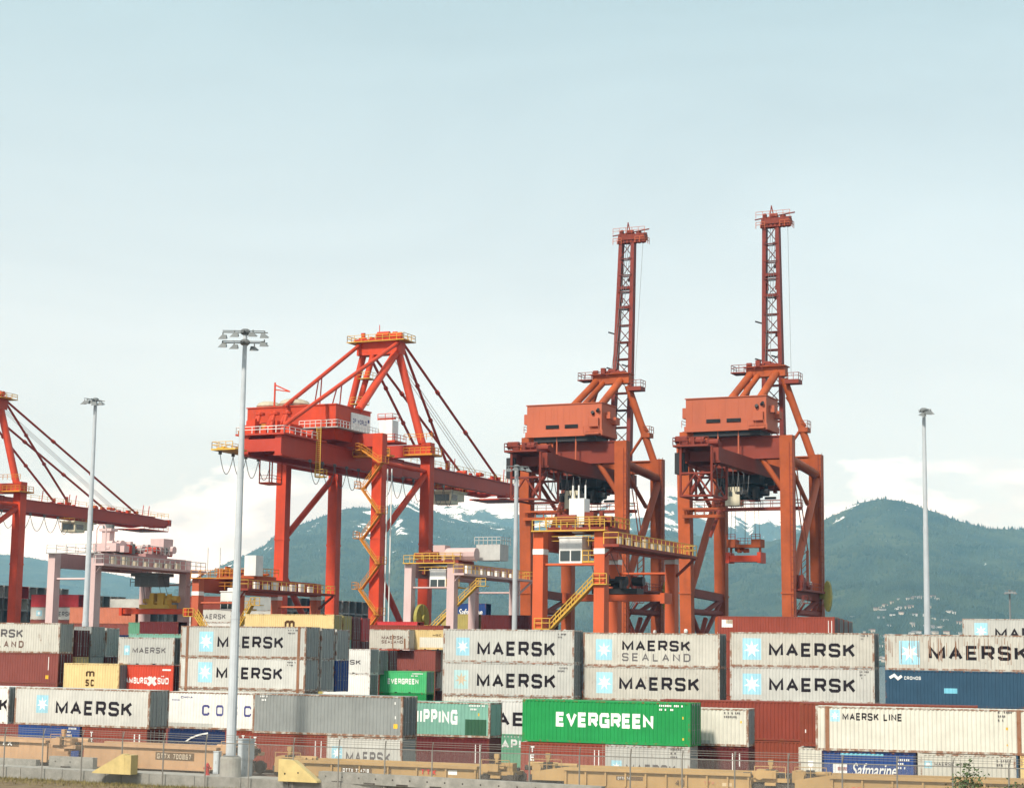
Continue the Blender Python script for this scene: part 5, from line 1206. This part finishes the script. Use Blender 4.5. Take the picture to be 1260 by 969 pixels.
m = MB(); m.tube((4.6, 3.2, 24.2), (9.6, 3.2, 24.2), 1.0, n=10); m.box(2.6, 4.6, 2.4, 4.2, 23.2, 25.6); m.build('drive_housing', PINK, gC)
m = MB(); m.box(8.6, 12.6, 5, 8, 23.4, 25.8); m.rail([(8.4, 4.8, 25.8), (12.8, 4.8, 25.8), (12.8, 8.2, 25.8)], r=.06, step=.8); m.build('electric_house', GREYR, gC)
m = MB()
rim = [(math.cos(t * math.pi / 10) * 1.7, math.sin(t * math.pi / 10) * 2.8) for t in range(20)]
m.tube((1.0, 1.6, 14.6), (1.5, 1.6, 14.6), 2.1, n=26); m.tube((.7, 1.6, 14.6), (1.9, 1.6, 14.6), .5, n=12)
for t in range(8): m.tube((1.55, 1.6, 14.6), (1.55, 1.6 + 2.05 * math.cos(t * math.pi / 4), 14.6 + 2.05 * math.sin(t * math.pi / 4)), .07, n=4)
m.build('cable_reel', OLIVE, gC)
gB = yard_gantry((-46.38, 280, 0), 'rust orange yard gantry with railed walkway behind the lamp mast', 20.0, RSTO, ORGD, (3.0, 15.3, 7.0, CR3, 0), 0, CR2, (6.5, 10.6, 9.8, 16.0, -.2), YELO, 33, sgn=True, legcap=True)
m = MB(); m.box(6.6, 8.6, 2.2, 4.2, 20.4, 23.4); m.build('electric_cabinet', CABW, gB)
m = MB(); m.tube((.2, 2, 20), (.2, 2, 24.6), .06, n=5); m.tube((2.4, 2, 20), (2.4, 2, 24.6), .06, n=5); m.build('antenna', GREYR, gB)
#@@SECTION4

# ================================================================== WELL WAGONS ON THE NEAR TRACK
WTAN = paint('wagon tan', (.42, .265, .11), .10, var=.12, scale=.5, grime=.35); WORG = paint('wagon pale orange', (.47, .285, .155), .10, var=.14, scale=.5, grime=.5)
WDARK = paint('wagon underframe', (.055, .045, .038), .2); WHT = INKW; WBR = paint('stencil panel brown', (.14, .09, .05), .1); WGR = paint('grime grey panel', (.10, .105, .10), .1)
BOG = {}
def bogie(par, x, zr):
    b = empty('bogie', (x, 1.45, zr)); b.parent = par
    for dx in (-.9, .9):
        for s in (-.75, .75):
            m = MB(); m.tube((dx, s - .07, .46), (dx, s + .07, .46), .46, n=20); m.tube((dx, s - .12, .46), (dx, s + .12, .46), .18, n=10); m.build('wheel', WDARK, b)
    m = MB()
    for s in (-.98, .98):
        m.beam((-1.25, s, .55), (1.25, s, .55), .16, .34); m.beam((-.5, s, .28), (.5, s, .28), .15, .2); m.box(-.32, .32, s - .1, s + .1, .3, .85)
        for dx in (-.9, .9): m.box(dx - .22, dx + .22, s - .13, s + .13, .28, .72)
    m.beam((0, -1, .62), (0, 1, .62), .5, .3); m.build('side_frame', WDARK, b)
    return b
def wagon(label, xa, xb, py, ztop, style, texts=(), bog=(0, 1), nrib=9, zbot=.95, ends=(1, 1)):
    A = on_track(xa, py, -5); B = on_track(xb, py, -5)
    A, B = Vector((A[0], A[1], 0)), Vector((B[0], B[1], 0)); d = B - A; L = d.length; yaw = math.degrees(math.atan2(-d.y, d.x))
    w = empty('well_wagon', A, -R(yaw), label, 'wagon', 'well wagons on the near track')
    main = WORG if style == 'smooth' else WTAN
    for y0, s in ((0, 1), (2.72, -1)):
        m = MB(); ya, yb = sorted((y0 + .02 * s, y0 + .18 * s))
        m.box(0, L, ya, yb, zbot, ztop - .20)
        ya, yb = sorted((y0 - .2 * s, y0 + .3 * s)); m.box(0, L, ya, yb, ztop - .199, ztop)
        ya, yb = sorted((y0 - .05 * s, y0 + .3 * s)); m.box(.6, L - .6, ya, yb, zbot - .12, zbot - .001)
        if style == 'rib':
            for k in range(nrib + 1):
                x = .15 + (L - .3) * k / nrib; ya, yb = sorted((y0 - .13 * s, y0 + .019 * s)); m.box(x - .06, x + .06, ya, yb, zbot, ztop - .2)
            m.add([(-2.2, y0 + .03 * s, ztop - .9), (0, y0 + .03 * s, ztop - .9), (0, y0 + .03 * s, ztop), (-2.2, y0 + .03 * s, ztop - .35)], [(0, 1, 2, 3)])
        m.build('side_sill', main, w)
    m = MB(); m.box(.3, L - .3, .2, 2.5, zbot - .1, zbot + .02); m.build('well_floor', WDARK, w)
    for e, (x0, x1) in zip(ends, ((-2.4, -.02), (L + .02, L + 2.4))):
        if not e: continue
        m = MB(); m.box(x0, x1, .35, 2.4, ztop - .55, ztop - .3); m.box((x0 + x1) / 2 - .35, (x0 + x1) / 2 + .35, .1, 2.6, ztop - .75, ztop - .56); ep = m.build('end_platform', main, w)
        m = MB(); r = random.Random(int(xa) + int(x0))
        clutter(m, x0 + .3, x1 - .3, .3, 1.6, ztop - .3, 8, int(xa + x0) % 97 + 1, .55); m.tube((x0 + .5, .05, ztop - .1), (x0 + .5, .15, ztop - .1), .3, n=12); m.rail([(x0 + .2, .1, ztop - .3), (x1 - .2, .1, ztop - .3)], h=.75, step=.9, r=.03); m.build('brake_gear', main, ep)
        m = MB(); m.box(x0 + .9, x0 + 1.4, .2, .8, ztop - .3, ztop + .25); m.tube((x0 + .2, .9, ztop - .2), (x1 - .2, .9, ztop - .2), .1, n=6); clutter(m, x0 + .2, x1 - .2, .5, 2, ztop - .5, 5, int(xa) % 89 + 3, .5); m.build('coupling_gear', WDARK, ep)
        m = MB(); m.box((x0 + x1) / 2 - .1, (x0 + x1) / 2 + .1, .3, .5, ztop - .3, ztop + .55); m.box((x0 + x1) / 2 - .16, (x0 + x1) / 2 + .16, .28, .52, ztop + .55, ztop + .85); m.build('corner_guide', CABW if int(xa) % 2 else main, ep)
    for k in bog:
        bogie(w, -1.3 if k == 0 else L + 1.3, .70)
    for t in texts:
        if t[0] == 'T':
            _, s, f0, f1, z0, z1, mat = t; text_part(w, s, f0 * L, f1 * L, z0, z1, mat, y=-.055 if style == 'rib' else -.03, t=.2, gap=.3)
        else:
            _, f0, f1, z0, z1, mat = t; rect_part(w, f0 * L, f1 * L, z0, z1, mat, y=.012, name='panel')
    return w
wagon('pale orange well wagon cut by the left picture edge', -110, 58, 915, 2.55, 'smooth', [('R', .62, .80, 1.98, 2.5, WBR), ('T', 'TTX', .63, .755, 2.04, 2.44, WHT)], bog=(), ends=(0, 1))
wagon('pale orange smooth-sided well wagon with a stencilled number plate, behind the red hydrant', 103, 268, 920, 2.52, 'smooth', [('R', .545, .83, 1.50, 2.06, WBR), ('T', 'GTTX 700867', .56, .81, 1.60, 1.96, paint('stencil tan', (.55, .45, .33), .1))], bog=(1,), ends=(0, 1))
wagon('tan ribbed well wagon behind the right yellow wedge, red letters on its side', 372, 588, 945, 1.92, 'rib', [('R', .225, .405, 1.16, 1.52, WBR), ('T', 'DTTX 724718', .24, .39, 1.22, 1.46, WHT), ('T', '40', .475, .515, 1.22, 1.6, WBR), ('T', 'TTX', .685, .77, 1.25, 1.6, INKR), ('R', .835, .885, 1.3, 1.6, WHT), ('R', .0, .9, 1.885, 1.90, INKY)], bog=(0, 1), nrib=6)
wagon('long tan ribbed well wagon in the centre right, black 40 on its side', 694, 924, 950, 2.08, 'rib', [('R', .285, .43, 1.36, 1.62, WBR), ('T', 'DTTX 74', .295, .36, 1.40, 1.58, WHT), ('T', '40', .605, .65, 1.15, 1.55, WBR), ('T', 'TTX', .755, .81, 1.3, 1.5, paint('faded red stencil', (.45, .18, .10), .1)), ('R', .85, .90, 1.2, 1.42, paint('pale stencil', (.62, .48, .30), .1))], nrib=9)
wagon('tan ribbed well wagon at the right picture edge, behind the green bush', 1021, 1330, 955, 2.10, 'rib', [('T', 'TTX', .09, .15, 1.1, 1.4, INKR), ('T', '40', .225, .262, 1.1, 1.5, WBR)], nrib=8)

# ================================================================== ALONG THE FENCE
def fpt(px, py, off): X, Y = on_track(px, py, off); return Vector((X, Y, 0))
def dir_at(X): s = -.36 + .004 * X; a = Vector((1, s, 0)).normalized(); return a, Vector((-a.y, a.x, 0)), math.atan(s)
# lamp masts
MASTM = paint('mast grey white', (.46, .49, .51), .03, rough=.4); LAMPM = paint('lamp grey', (.17, .18, .18), .02); LENS = paint('lamp glass', (.22, .23, .23), 0, rough=.15); CONCM = conc2
def lamp_mast(loc, top, r0, r1, label, tiers, rz=0, tilt=0, heads=4, span=1.5, base=True, mat=MASTM, hs=1.0):
    root = empty('lamp_mast', loc, rz, label, 'lamp mast', 'tall lamp masts of the port')
    z0 = loc[2]; H = top - z0
    if base:
        m = MB(); m.lathe((0, 0, -.1), [(.74, 0), (.72, 1.35), (.66, 1.5), (.1, 1.5)], 20); m.build('base', conc, root)
        m = MB(); m.lathe((0, 0, 1.4), [(.55, 0), (.55, .05), (.5, .06)], 16); m.build('base_plate', LAMPM, root)
    m = MB(); zb = 1.4 if base else 0; n = 3
    for k in range(n):
        za, zc = zb + (H - zb) * k / n, zb + (H - zb) * (k + 1) / n; ra = r0 + (r1 - r0) * k / n; rb = r0 + (r1 - r0) * (k + 1) / n; m.tube((0, 0, za), (0, 0, zc), ra, rb * 1.06, n=12)
        m.tube((0, 0, zc - .5), (0, 0, zc), rb * 1.12, rb * 1.12, n=12)
    m.build('pole', mat, root)
    for t, z in enumerate(tiers):
        zz = H + z
        m = MB(); m.tube((-span - .1, 0, zz - tilt * span), (span + .1, 0, zz + tilt * span), .045, n=6); m.tube((0, -1.0, zz), (0, 1.0, zz), .07, n=6); m.tube((-span, -.7, zz - tilt * span), (span, -.7, zz + tilt * span), .035, n=6); m.lathe((0, 0, zz - .15), [(.25, 0), (.35, .1), (.35, .3), (.2, .4)], 10); arm = m.build('cross_arm', LAMPM, root)
        for k in range(heads):
            f = (-1, -.42, .42, 1)[k] if heads == 4 else -1 + 2 * k / (heads - 1); x = f * span; zl = zz + tilt * x; yb = (-.9 if k % 2 else -.55) * (1 if t == 0 else -.7 if k == 2 else 1); zl += ((k * 7 + t * 3) % 5 - 2) * .05
            m = MB(); m.tube((x, yb, zl), (x, yb, zl - .28), .05, n=5); s = .55 if f < 0 else -.55
            m.add([(x - .42 * hs, yb - .45 * hs, zl - .75 * hs), (x + .42 * hs, yb - .45 * hs, zl - .75 * hs), (x + .42 * hs, yb + .3 * hs, zl - .55 * hs), (x - .42 * hs, yb + .3 * hs, zl - .55 * hs), (x - .2 * hs + s * .2, yb - .1, zl - .25 * hs), (x + .2 * hs + s * .2, yb - .1, zl - .25 * hs), (x + .2 * hs + s * .2, yb + .25 * hs, zl - .25 * hs), (x - .2 * hs + s * .2, yb + .25 * hs, zl - .25 * hs)], [(4, 5, 6, 7), (0, 1, 5, 4), (1, 2, 6, 5), (2, 3, 7, 6), (3, 0, 4, 7)])
            fl = m.build('floodlight', LAMPM, arm)
            m = MB(); m.add([(x - .40 * hs, yb - .43 * hs, zl - .755 * hs), (x + .40 * hs, yb - .43 * hs, zl - .755 * hs), (x + .40 * hs, yb + .28 * hs, zl - .56 * hs), (x - .40 * hs, yb + .28 * hs, zl - .56 * hs)], [(0, 3, 2, 1)]); fl2 = link('lens', m.mesh('lens', [LENS]), root)
    return root
pm_ = UZ(283, 955, .76)
lamp_mast((pm_.x, pm_.y, .75), U(303, 409, pm_.y).z, .35, .14, 'tall pale lamp mast on a concrete base in front, two tiers of floodlights', (0.0, -.75), heads=4, span=1.5, hs=.72)
p_ = U(105, 770, 207); lamp_mast((p_.x, p_.y, 0), U(117, 492, 207).z, .42, .18, 'pale lamp mast in front of the faded pink gantry at left, one tier of lamps', (0.0,), rz=-.3, tilt=-.16, span=1.05, heads=5, base=False, hs=.85)
p_ = U(1141, 775, 172); lamp_mast((p_.x, p_.y, 0), U(1136, 505, 172).z, .36, .15, 'pale lamp mast standing alone against the green mountain at right', (0.0,), rz=.2, span=.42, heads=3, base=False, hs=.7)
p_ = U(633, 770, 222); lamp_mast((p_.x, p_.y, 0), U(635.5, 574, 222).z, .36, .22, 'thin pale lamp mast at the boom tip, in front of the upright crane', (0.0,), rz=.3, span=1.2, heads=4, base=False, hs=.8)
p_ = U(1243, 760, 480); lamp_mast((p_.x, p_.y, 0), U(1243, 726, 480).z, .36, .22, 'small dark distant lamp post near the right picture edge', (0.0,), span=1.1, heads=4, base=False, mat=LAMPM, hs=1.2)

# wedges, walls, cabinets, hydrant
YW = paint('worn yellow concrete', (.54, .42, .185), .08, var=.15, scale=1.2)
a_, b_, an = dir_at(-27)
w0 = UZ(116, 950, .75); o = empty('barrier_end', (w0.x, w0.y, .75), an, 'yellow concrete wedge rising to the right, left of the hydrant', 'barrier', 'yellow concrete wedges')
m = MB(); m.prism([(0, 0), (2.75, 0), (2.75, 1.35), (2.55, 1.4), (.1, .12)], -.3, .3); m.build('wedge', YW, o)
m = MB(); m.box(2.76, 3.3, -.3, .5, 0, 1.32); m.build('end_block', YW, o)
a_, b_, an = dir_at(-14)
w0 = UZ(345, 960, .75); o = empty('barrier_end', (w0.x, w0.y, .75), an, 'yellow concrete wedge falling to the right, right of the lamp mast', 'barrier', 'yellow concrete wedges')
m = MB(); m.prism([(0, 0), (2.95, 0), (2.9, .12), (1.1, 1.4), (0, 1.45)], -.32, .32); m.build('wedge', YW, o)
m = MB()
for x, z in ((.5, .5), (1.5, .6), (.5, .52)): m.tube((x, -.33, z), (x, -.3, z), .06, n=8)
m.build('lifting_hole', WDARK, o)
def wall(label, pxa, pya, pxb, pyb, off, z1, holes=True, wd=.5, top=None):
    A, B = fpt(pxa, pya, off), fpt(pxb, pyb, off)
    if top: A, B = UZ(pxa, pya, z1), UZ(pxb, pyb, z1); A.z = B.z = 0
    d = B - A; L = d.length
    o = empty('concrete_barrier', A + Vector((0, 0, .75)), math.atan2(d.y, d.x), label, 'concrete barrier')
    m = MB(); m.prism([(0, 0), (L, 0), (L, z1 - .75), (0, z1 - .75)], 0, wd); m.build('wall_block', conc2, o)
    m = MB(); n = int(L / 1.35)
    for k in range(n): x = .6 + k * 1.35; m.tube((x, -.012, (z1 - .75) * .55), (x, .0, (z1 - .75) * .55), .06, n=8)
    for k in range(int(L / 2.6)): x = 1.1 + k * 2.6; m.box(x, x + .9, -.012, .0, .02, .12)
    if holes: m.build('lifting_hole', WDARK, o)
wall('long grey concrete barrier in front of the tan wagons, right of the falling yellow wedge', 392, 948, 740, 967, 0, 1.45, top=True)
wall('short grey concrete barrier left of the rising yellow wedge', 60, 938, 114, 944, -7.0, 1.55)
wall('low grey concrete barrier at the left picture edge', -20, 936, 44, 941, -6.6, 1.2, holes=False)
GREYB = paint('cabinet grey', (.46, .50, .52), .05)
def cab_at(px, py, off, w, d, h, z, label, two=None):
    q = fpt(px, py, off); a_, b_, an = dir_at(q.x); o = empty('electrical_cabinet', (q.x, q.y, z), an, label, 'cabinet', 'grey cabinets around the lamp mast')
    m = MB(); m.box(-w / 2, w / 2, 0, d, 0, h); m.box(-w / 2 - .03, w / 2 + .03, -.03, d + .03, h + .001, h + .05); m.build('housing', GREYB, o)
    m = MB(); m.box(-w / 2 + .06, w / 2 - .06, -.03, -.001, .08, h - .1); m.build('door', GREYB, o)
    m = MB(); m.box(w / 2 - .2, w / 2 - .15, -.05, -.031, h * .45, h * .6); m.build('handle', STEEL, o)
    return o
cab_at(296, 957, -6.4, 1.02, .7, 1.05, .75, 'lower grey cabinet right of the lamp mast base')
cab_at(299.5, 939, -6.4, .98, .6, 1.35, 1.86, 'upper grey cabinet right of the lamp mast base')
cab_at(265, 950, -5.7, .42, .4, 1.5, .75, 'narrow grey cabinet left of the lamp mast base')
q = UZ(255, 953, .75); o = empty('fire_hydrant', (q.x, q.y, .75), 0, 'red fire hydrant left of the lamp mast base', 'hydrant')
HYD = paint('hydrant red', (.45, .03, .025), .05)
m = MB(); m.lathe((0, 0, 0), [(.2, 0), (.2, .06), (.13, .07), (.13, .55), (.17, .56), (.17, .64), (.14, .66), (.1, .78), (.03, .84), (.01, .9)], 14); m.build('barrel', HYD, o)
for s in (-1, 1): m = MB(); m.tube((0, 0, .48), (s * .24, 0, .48), .07, n=8); m.tube((s * .2, 0, .48), (s * .27, 0, .48), .09, n=8); m.build('outlet', HYD, o)
# yard clutter between wagons and pavement
# fence
FEN = paint('fence steel', (.23, .215, .19), .15); 
fx = [-39.5 + k * 3.15 for k in range(25)]
fen = empty('chainlink_fence', (0, 0, 0), 0, 'long chain link fence with barbed wire top in front of the train', 'fence')
def fp(x, z): return (x, yf(x) - 9.75, z)
for k, x in enumerate(fx):
    m = MB(); m.tube(fp(x, -.1), fp(x, 3.12), .052, n=6)
    Y_ = yf(x) - 9.75
    for s in (-1, 1): m.tube((x, Y_, 3.1), (x + .05, Y_ + s * .28, 3.62), .03, n=5)
    m.build('post', FEN, fen)
m = MB()
for p, q in zip(fx, fx[1:]): m.tube(fp(p, 3.1), fp(q, 3.1), .034, n=5, caps=False)
m.build('top_rail', FEN, fen)
m = MB()
for f in (.45, .72, 1.0):
    for s in (-1, 1):
        for p, q in zip(fx, fx[1:]):
            a_, b_ = Vector(fp(p, 3.1 + .52 * f)), Vector(fp(q, 3.1 + .52 * f)); a_.y += s * .28 * f; b_.y += s * .28 * f
            m.tube(a_, b_, .008, n=3, caps=False)
m.build('barbed_wire', FEN, fen)
ml = bpy.data.materials.new('chain link'); ml.use_nodes = True; n, l = ml.node_tree.nodes, ml.node_tree.links; b = n['Principled BSDF']
b.inputs['Base Color'].default_value = (.34, .33, .30, 1); b.inputs['Roughness'].default_value = .5
tcn = n.new('ShaderNodeTexCoord'); sx = n.new('ShaderNodeSeparateXYZ'); l.new(tcn.outputs['Object'], sx.inputs[0])
prev = None
for s in (1, -1):
    ma = n.new('ShaderNodeMath'); ma.operation = 'MULTIPLY_ADD'; ma.inputs[1].default_value = s; l.new(sx.outputs['Z'], ma.inputs[0]); l.new(sx.outputs['X'], ma.inputs[2])
    mo = n.new('ShaderNodeMath'); mo.operation = 'PINGPONG'; mo.inputs[1].default_value = .036; l.new(ma.outputs[0], mo.inputs[0])
    lt = n.new('ShaderNodeMath'); lt.operation = 'LESS_THAN'; lt.inputs[1].default_value = .0030; l.new(mo.outputs[0], lt.inputs[0])
    if prev is None: prev = lt
    else:
        mxn = n.new('ShaderNodeMath'); mxn.operation = 'MAXIMUM'; l.new(prev.outputs[0], mxn.inputs[0]); l.new(lt.outputs[0], mxn.inputs[1]); prev = mxn
l.new(prev.outputs[0], b.inputs['Alpha'])
m = MB(); vs = [fp(x, .05) for x in fx] + [fp(x, 3.08) for x in fx]; k_ = len(fx)
m.add(vs, [(k, k + 1, k + 1 + k_, k + k_) for k in range(k_ - 1)]); m.build('wire_mesh', ml, fen)

# bush by the fence
def bush(label, px, py, off, hgt, spread, nst, seed, dens, leaf=.11):
    q = fpt(px, py, off); r = random.Random(seed); o = empty('bush', (q.x, q.y, .0), 0, label, 'bush', 'green bushes at the fence')
    st = MB(); lv = MB()
    for k in range(nst):
        a = r.uniform(0, 6.28); R_ = spread * r.uniform(.1, 1); h = hgt * r.uniform(.45, 1) * (1 - .45 * R_ / spread)
        p = Vector((r.uniform(-.3, .3) * spread, r.uniform(-.2, .2), 0)); top = Vector((math.cos(a) * R_, math.sin(a) * R_ * .5, h)); mid = p.lerp(top, .5) + Vector((0, 0, .15 * h))
        pts = [p, p.lerp(mid, .5) + Vector((0, 0, .05)), mid, mid.lerp(top, .5), top]
        for i_, (u_, v_) in enumerate(zip(pts, pts[1:])): st.tube(u_, v_, .022 - .004 * i_, .018 - .004 * i_, n=4, caps=False)
        for j in range(dens):
            t = r.uniform(.3, 1.02); c = (mid.lerp(top, (t - .5) * 2) if t > .5 else p.lerp(mid, t * 2)) + Vector((r.gauss(0, .16), r.gauss(0, .14), r.gauss(0, .14)))
            n1 = Vector((r.gauss(0, 1), r.gauss(0, 1), r.gauss(0, .6))).normalized(); n2 = n1.cross(Vector((r.gauss(0, 1), r.gauss(0, 1), r.gauss(0, 1)))).normalized(); s = leaf * r.uniform(.6, 1.4)
            lv.add([c - n1 * s, c + n2 * s * .45, c + n1 * s, c - n2 * s * .45], [(0, 1, 2, 3)])
    st.build('stem', noisy('bark', (.05, .035, .02), (.10, .075, .05), 4), o)
    lv.build('foliage', noisy('leaf green', (.030, .065, .016), (.085, .125, .035), 1.6, .6), o)
bush('loose green bush in front of the fence, right of centre of the white container', 1187, 975, -11, 4.1, 1.5, 34, 4, 26)
bush('dense low green bush at the foot of the fence near the right corner', 1240, 985, -11, 2.6, 1.7, 40, 8, 40)
bush('small sparse green bush left of the taller one at the fence', 1160, 985, -11, 2.5, 1.0, 14, 9, 18)

# ================================================================== HOUSES ON THE FAR SLOPE
HW = [noisy('house wall ' + str(k), tuple(x * .9 for x in c), c, .3, .8) for k, c in enumerate(((.62, .61, .58), (.50, .45, .38), (.44, .46, .47), (.66, .62, .55)))]
HR = [noisy('house roof ' + str(k), tuple(x * .8 for x in c), c, .3, .9) for k, c in enumerate(((.09, .09, .095), (.17, .16, .16), (.15, .085, .06)))]
HM = []
for k in range(6):
    r = random.Random(k); w, d, h, g_ = r.uniform(9, 20), r.uniform(8, 12), r.uniform(5, 9), r.uniform(2, 4)
    m = MB(); m.box(-w / 2, w / 2, -d / 2, d / 2, -4, h, 0); e_ = .6
    m.add([(-w / 2 - e_, -d / 2 - e_, h + .05), (w / 2 + e_, -d / 2 - e_, h + .05), (w / 2 + e_, d / 2 + e_, h + .05), (-w / 2 - e_, d / 2 + e_, h + .05), (-w / 2 - e_, 0, h + g_), (w / 2 + e_, 0, h + g_)], [(0, 1, 5, 4), (2, 3, 4, 5), (1, 2, 5), (3, 0, 4), (0, 3, 2, 1)], 1)
    for j in range(int(w / 3.4)): m.box(-w / 2 + 1 + j * 3.2, -w / 2 + 2.6 + j * 3.2, -d / 2 - .08, -d / 2 - .01, h - 3.4, h - 1.4, 2)
    HM.append(m.mesh('house', [HW[k % 4], HR[k % 3], GLASS]))
r = random.Random(11); spots = []
ZONES = [(1062, 1188, 3060, 3520, 120), (1040, 1090, 3000, 3200, 30), (880, 940, 3020, 3420, 40), (1150, 1260, 3050, 3350, 14), (700, 790, 3000, 3250, 22), (330, 620, 3050, 3300, 14)]
uu, rr_ = [], []
for x0, x1, r0_, r1_, n_h in ZONES:
    for k in range(n_h):
        x = r.gauss((x0 + x1) / 2, (x1 - x0) / 4); uu.append(ray(x, 760).x / ray(x, 760).y); rr_.append(r0_ + (r1_ - r0_) * (r.randrange(9) + r.uniform(-.12, .12)) / 8)
uu, rr_ = np.array(uu), np.array(rr_); zz_, _ = terrain(uu, rr_)
for k in range(len(uu)):
    o = link('house', HM[r.randrange(6)]); o.location = (uu[k] * rr_[k], rr_[k], zz_[k]); o.rotation_euler = (0, 0, r.uniform(-.6, .6)); s = r.uniform(.40, .62); o.scale = (s * 1.25, s, s * .85)
    tag(o, 'small pale house with a pitched roof among the trees on the far slope', 'house', 'houses on the far hillside')
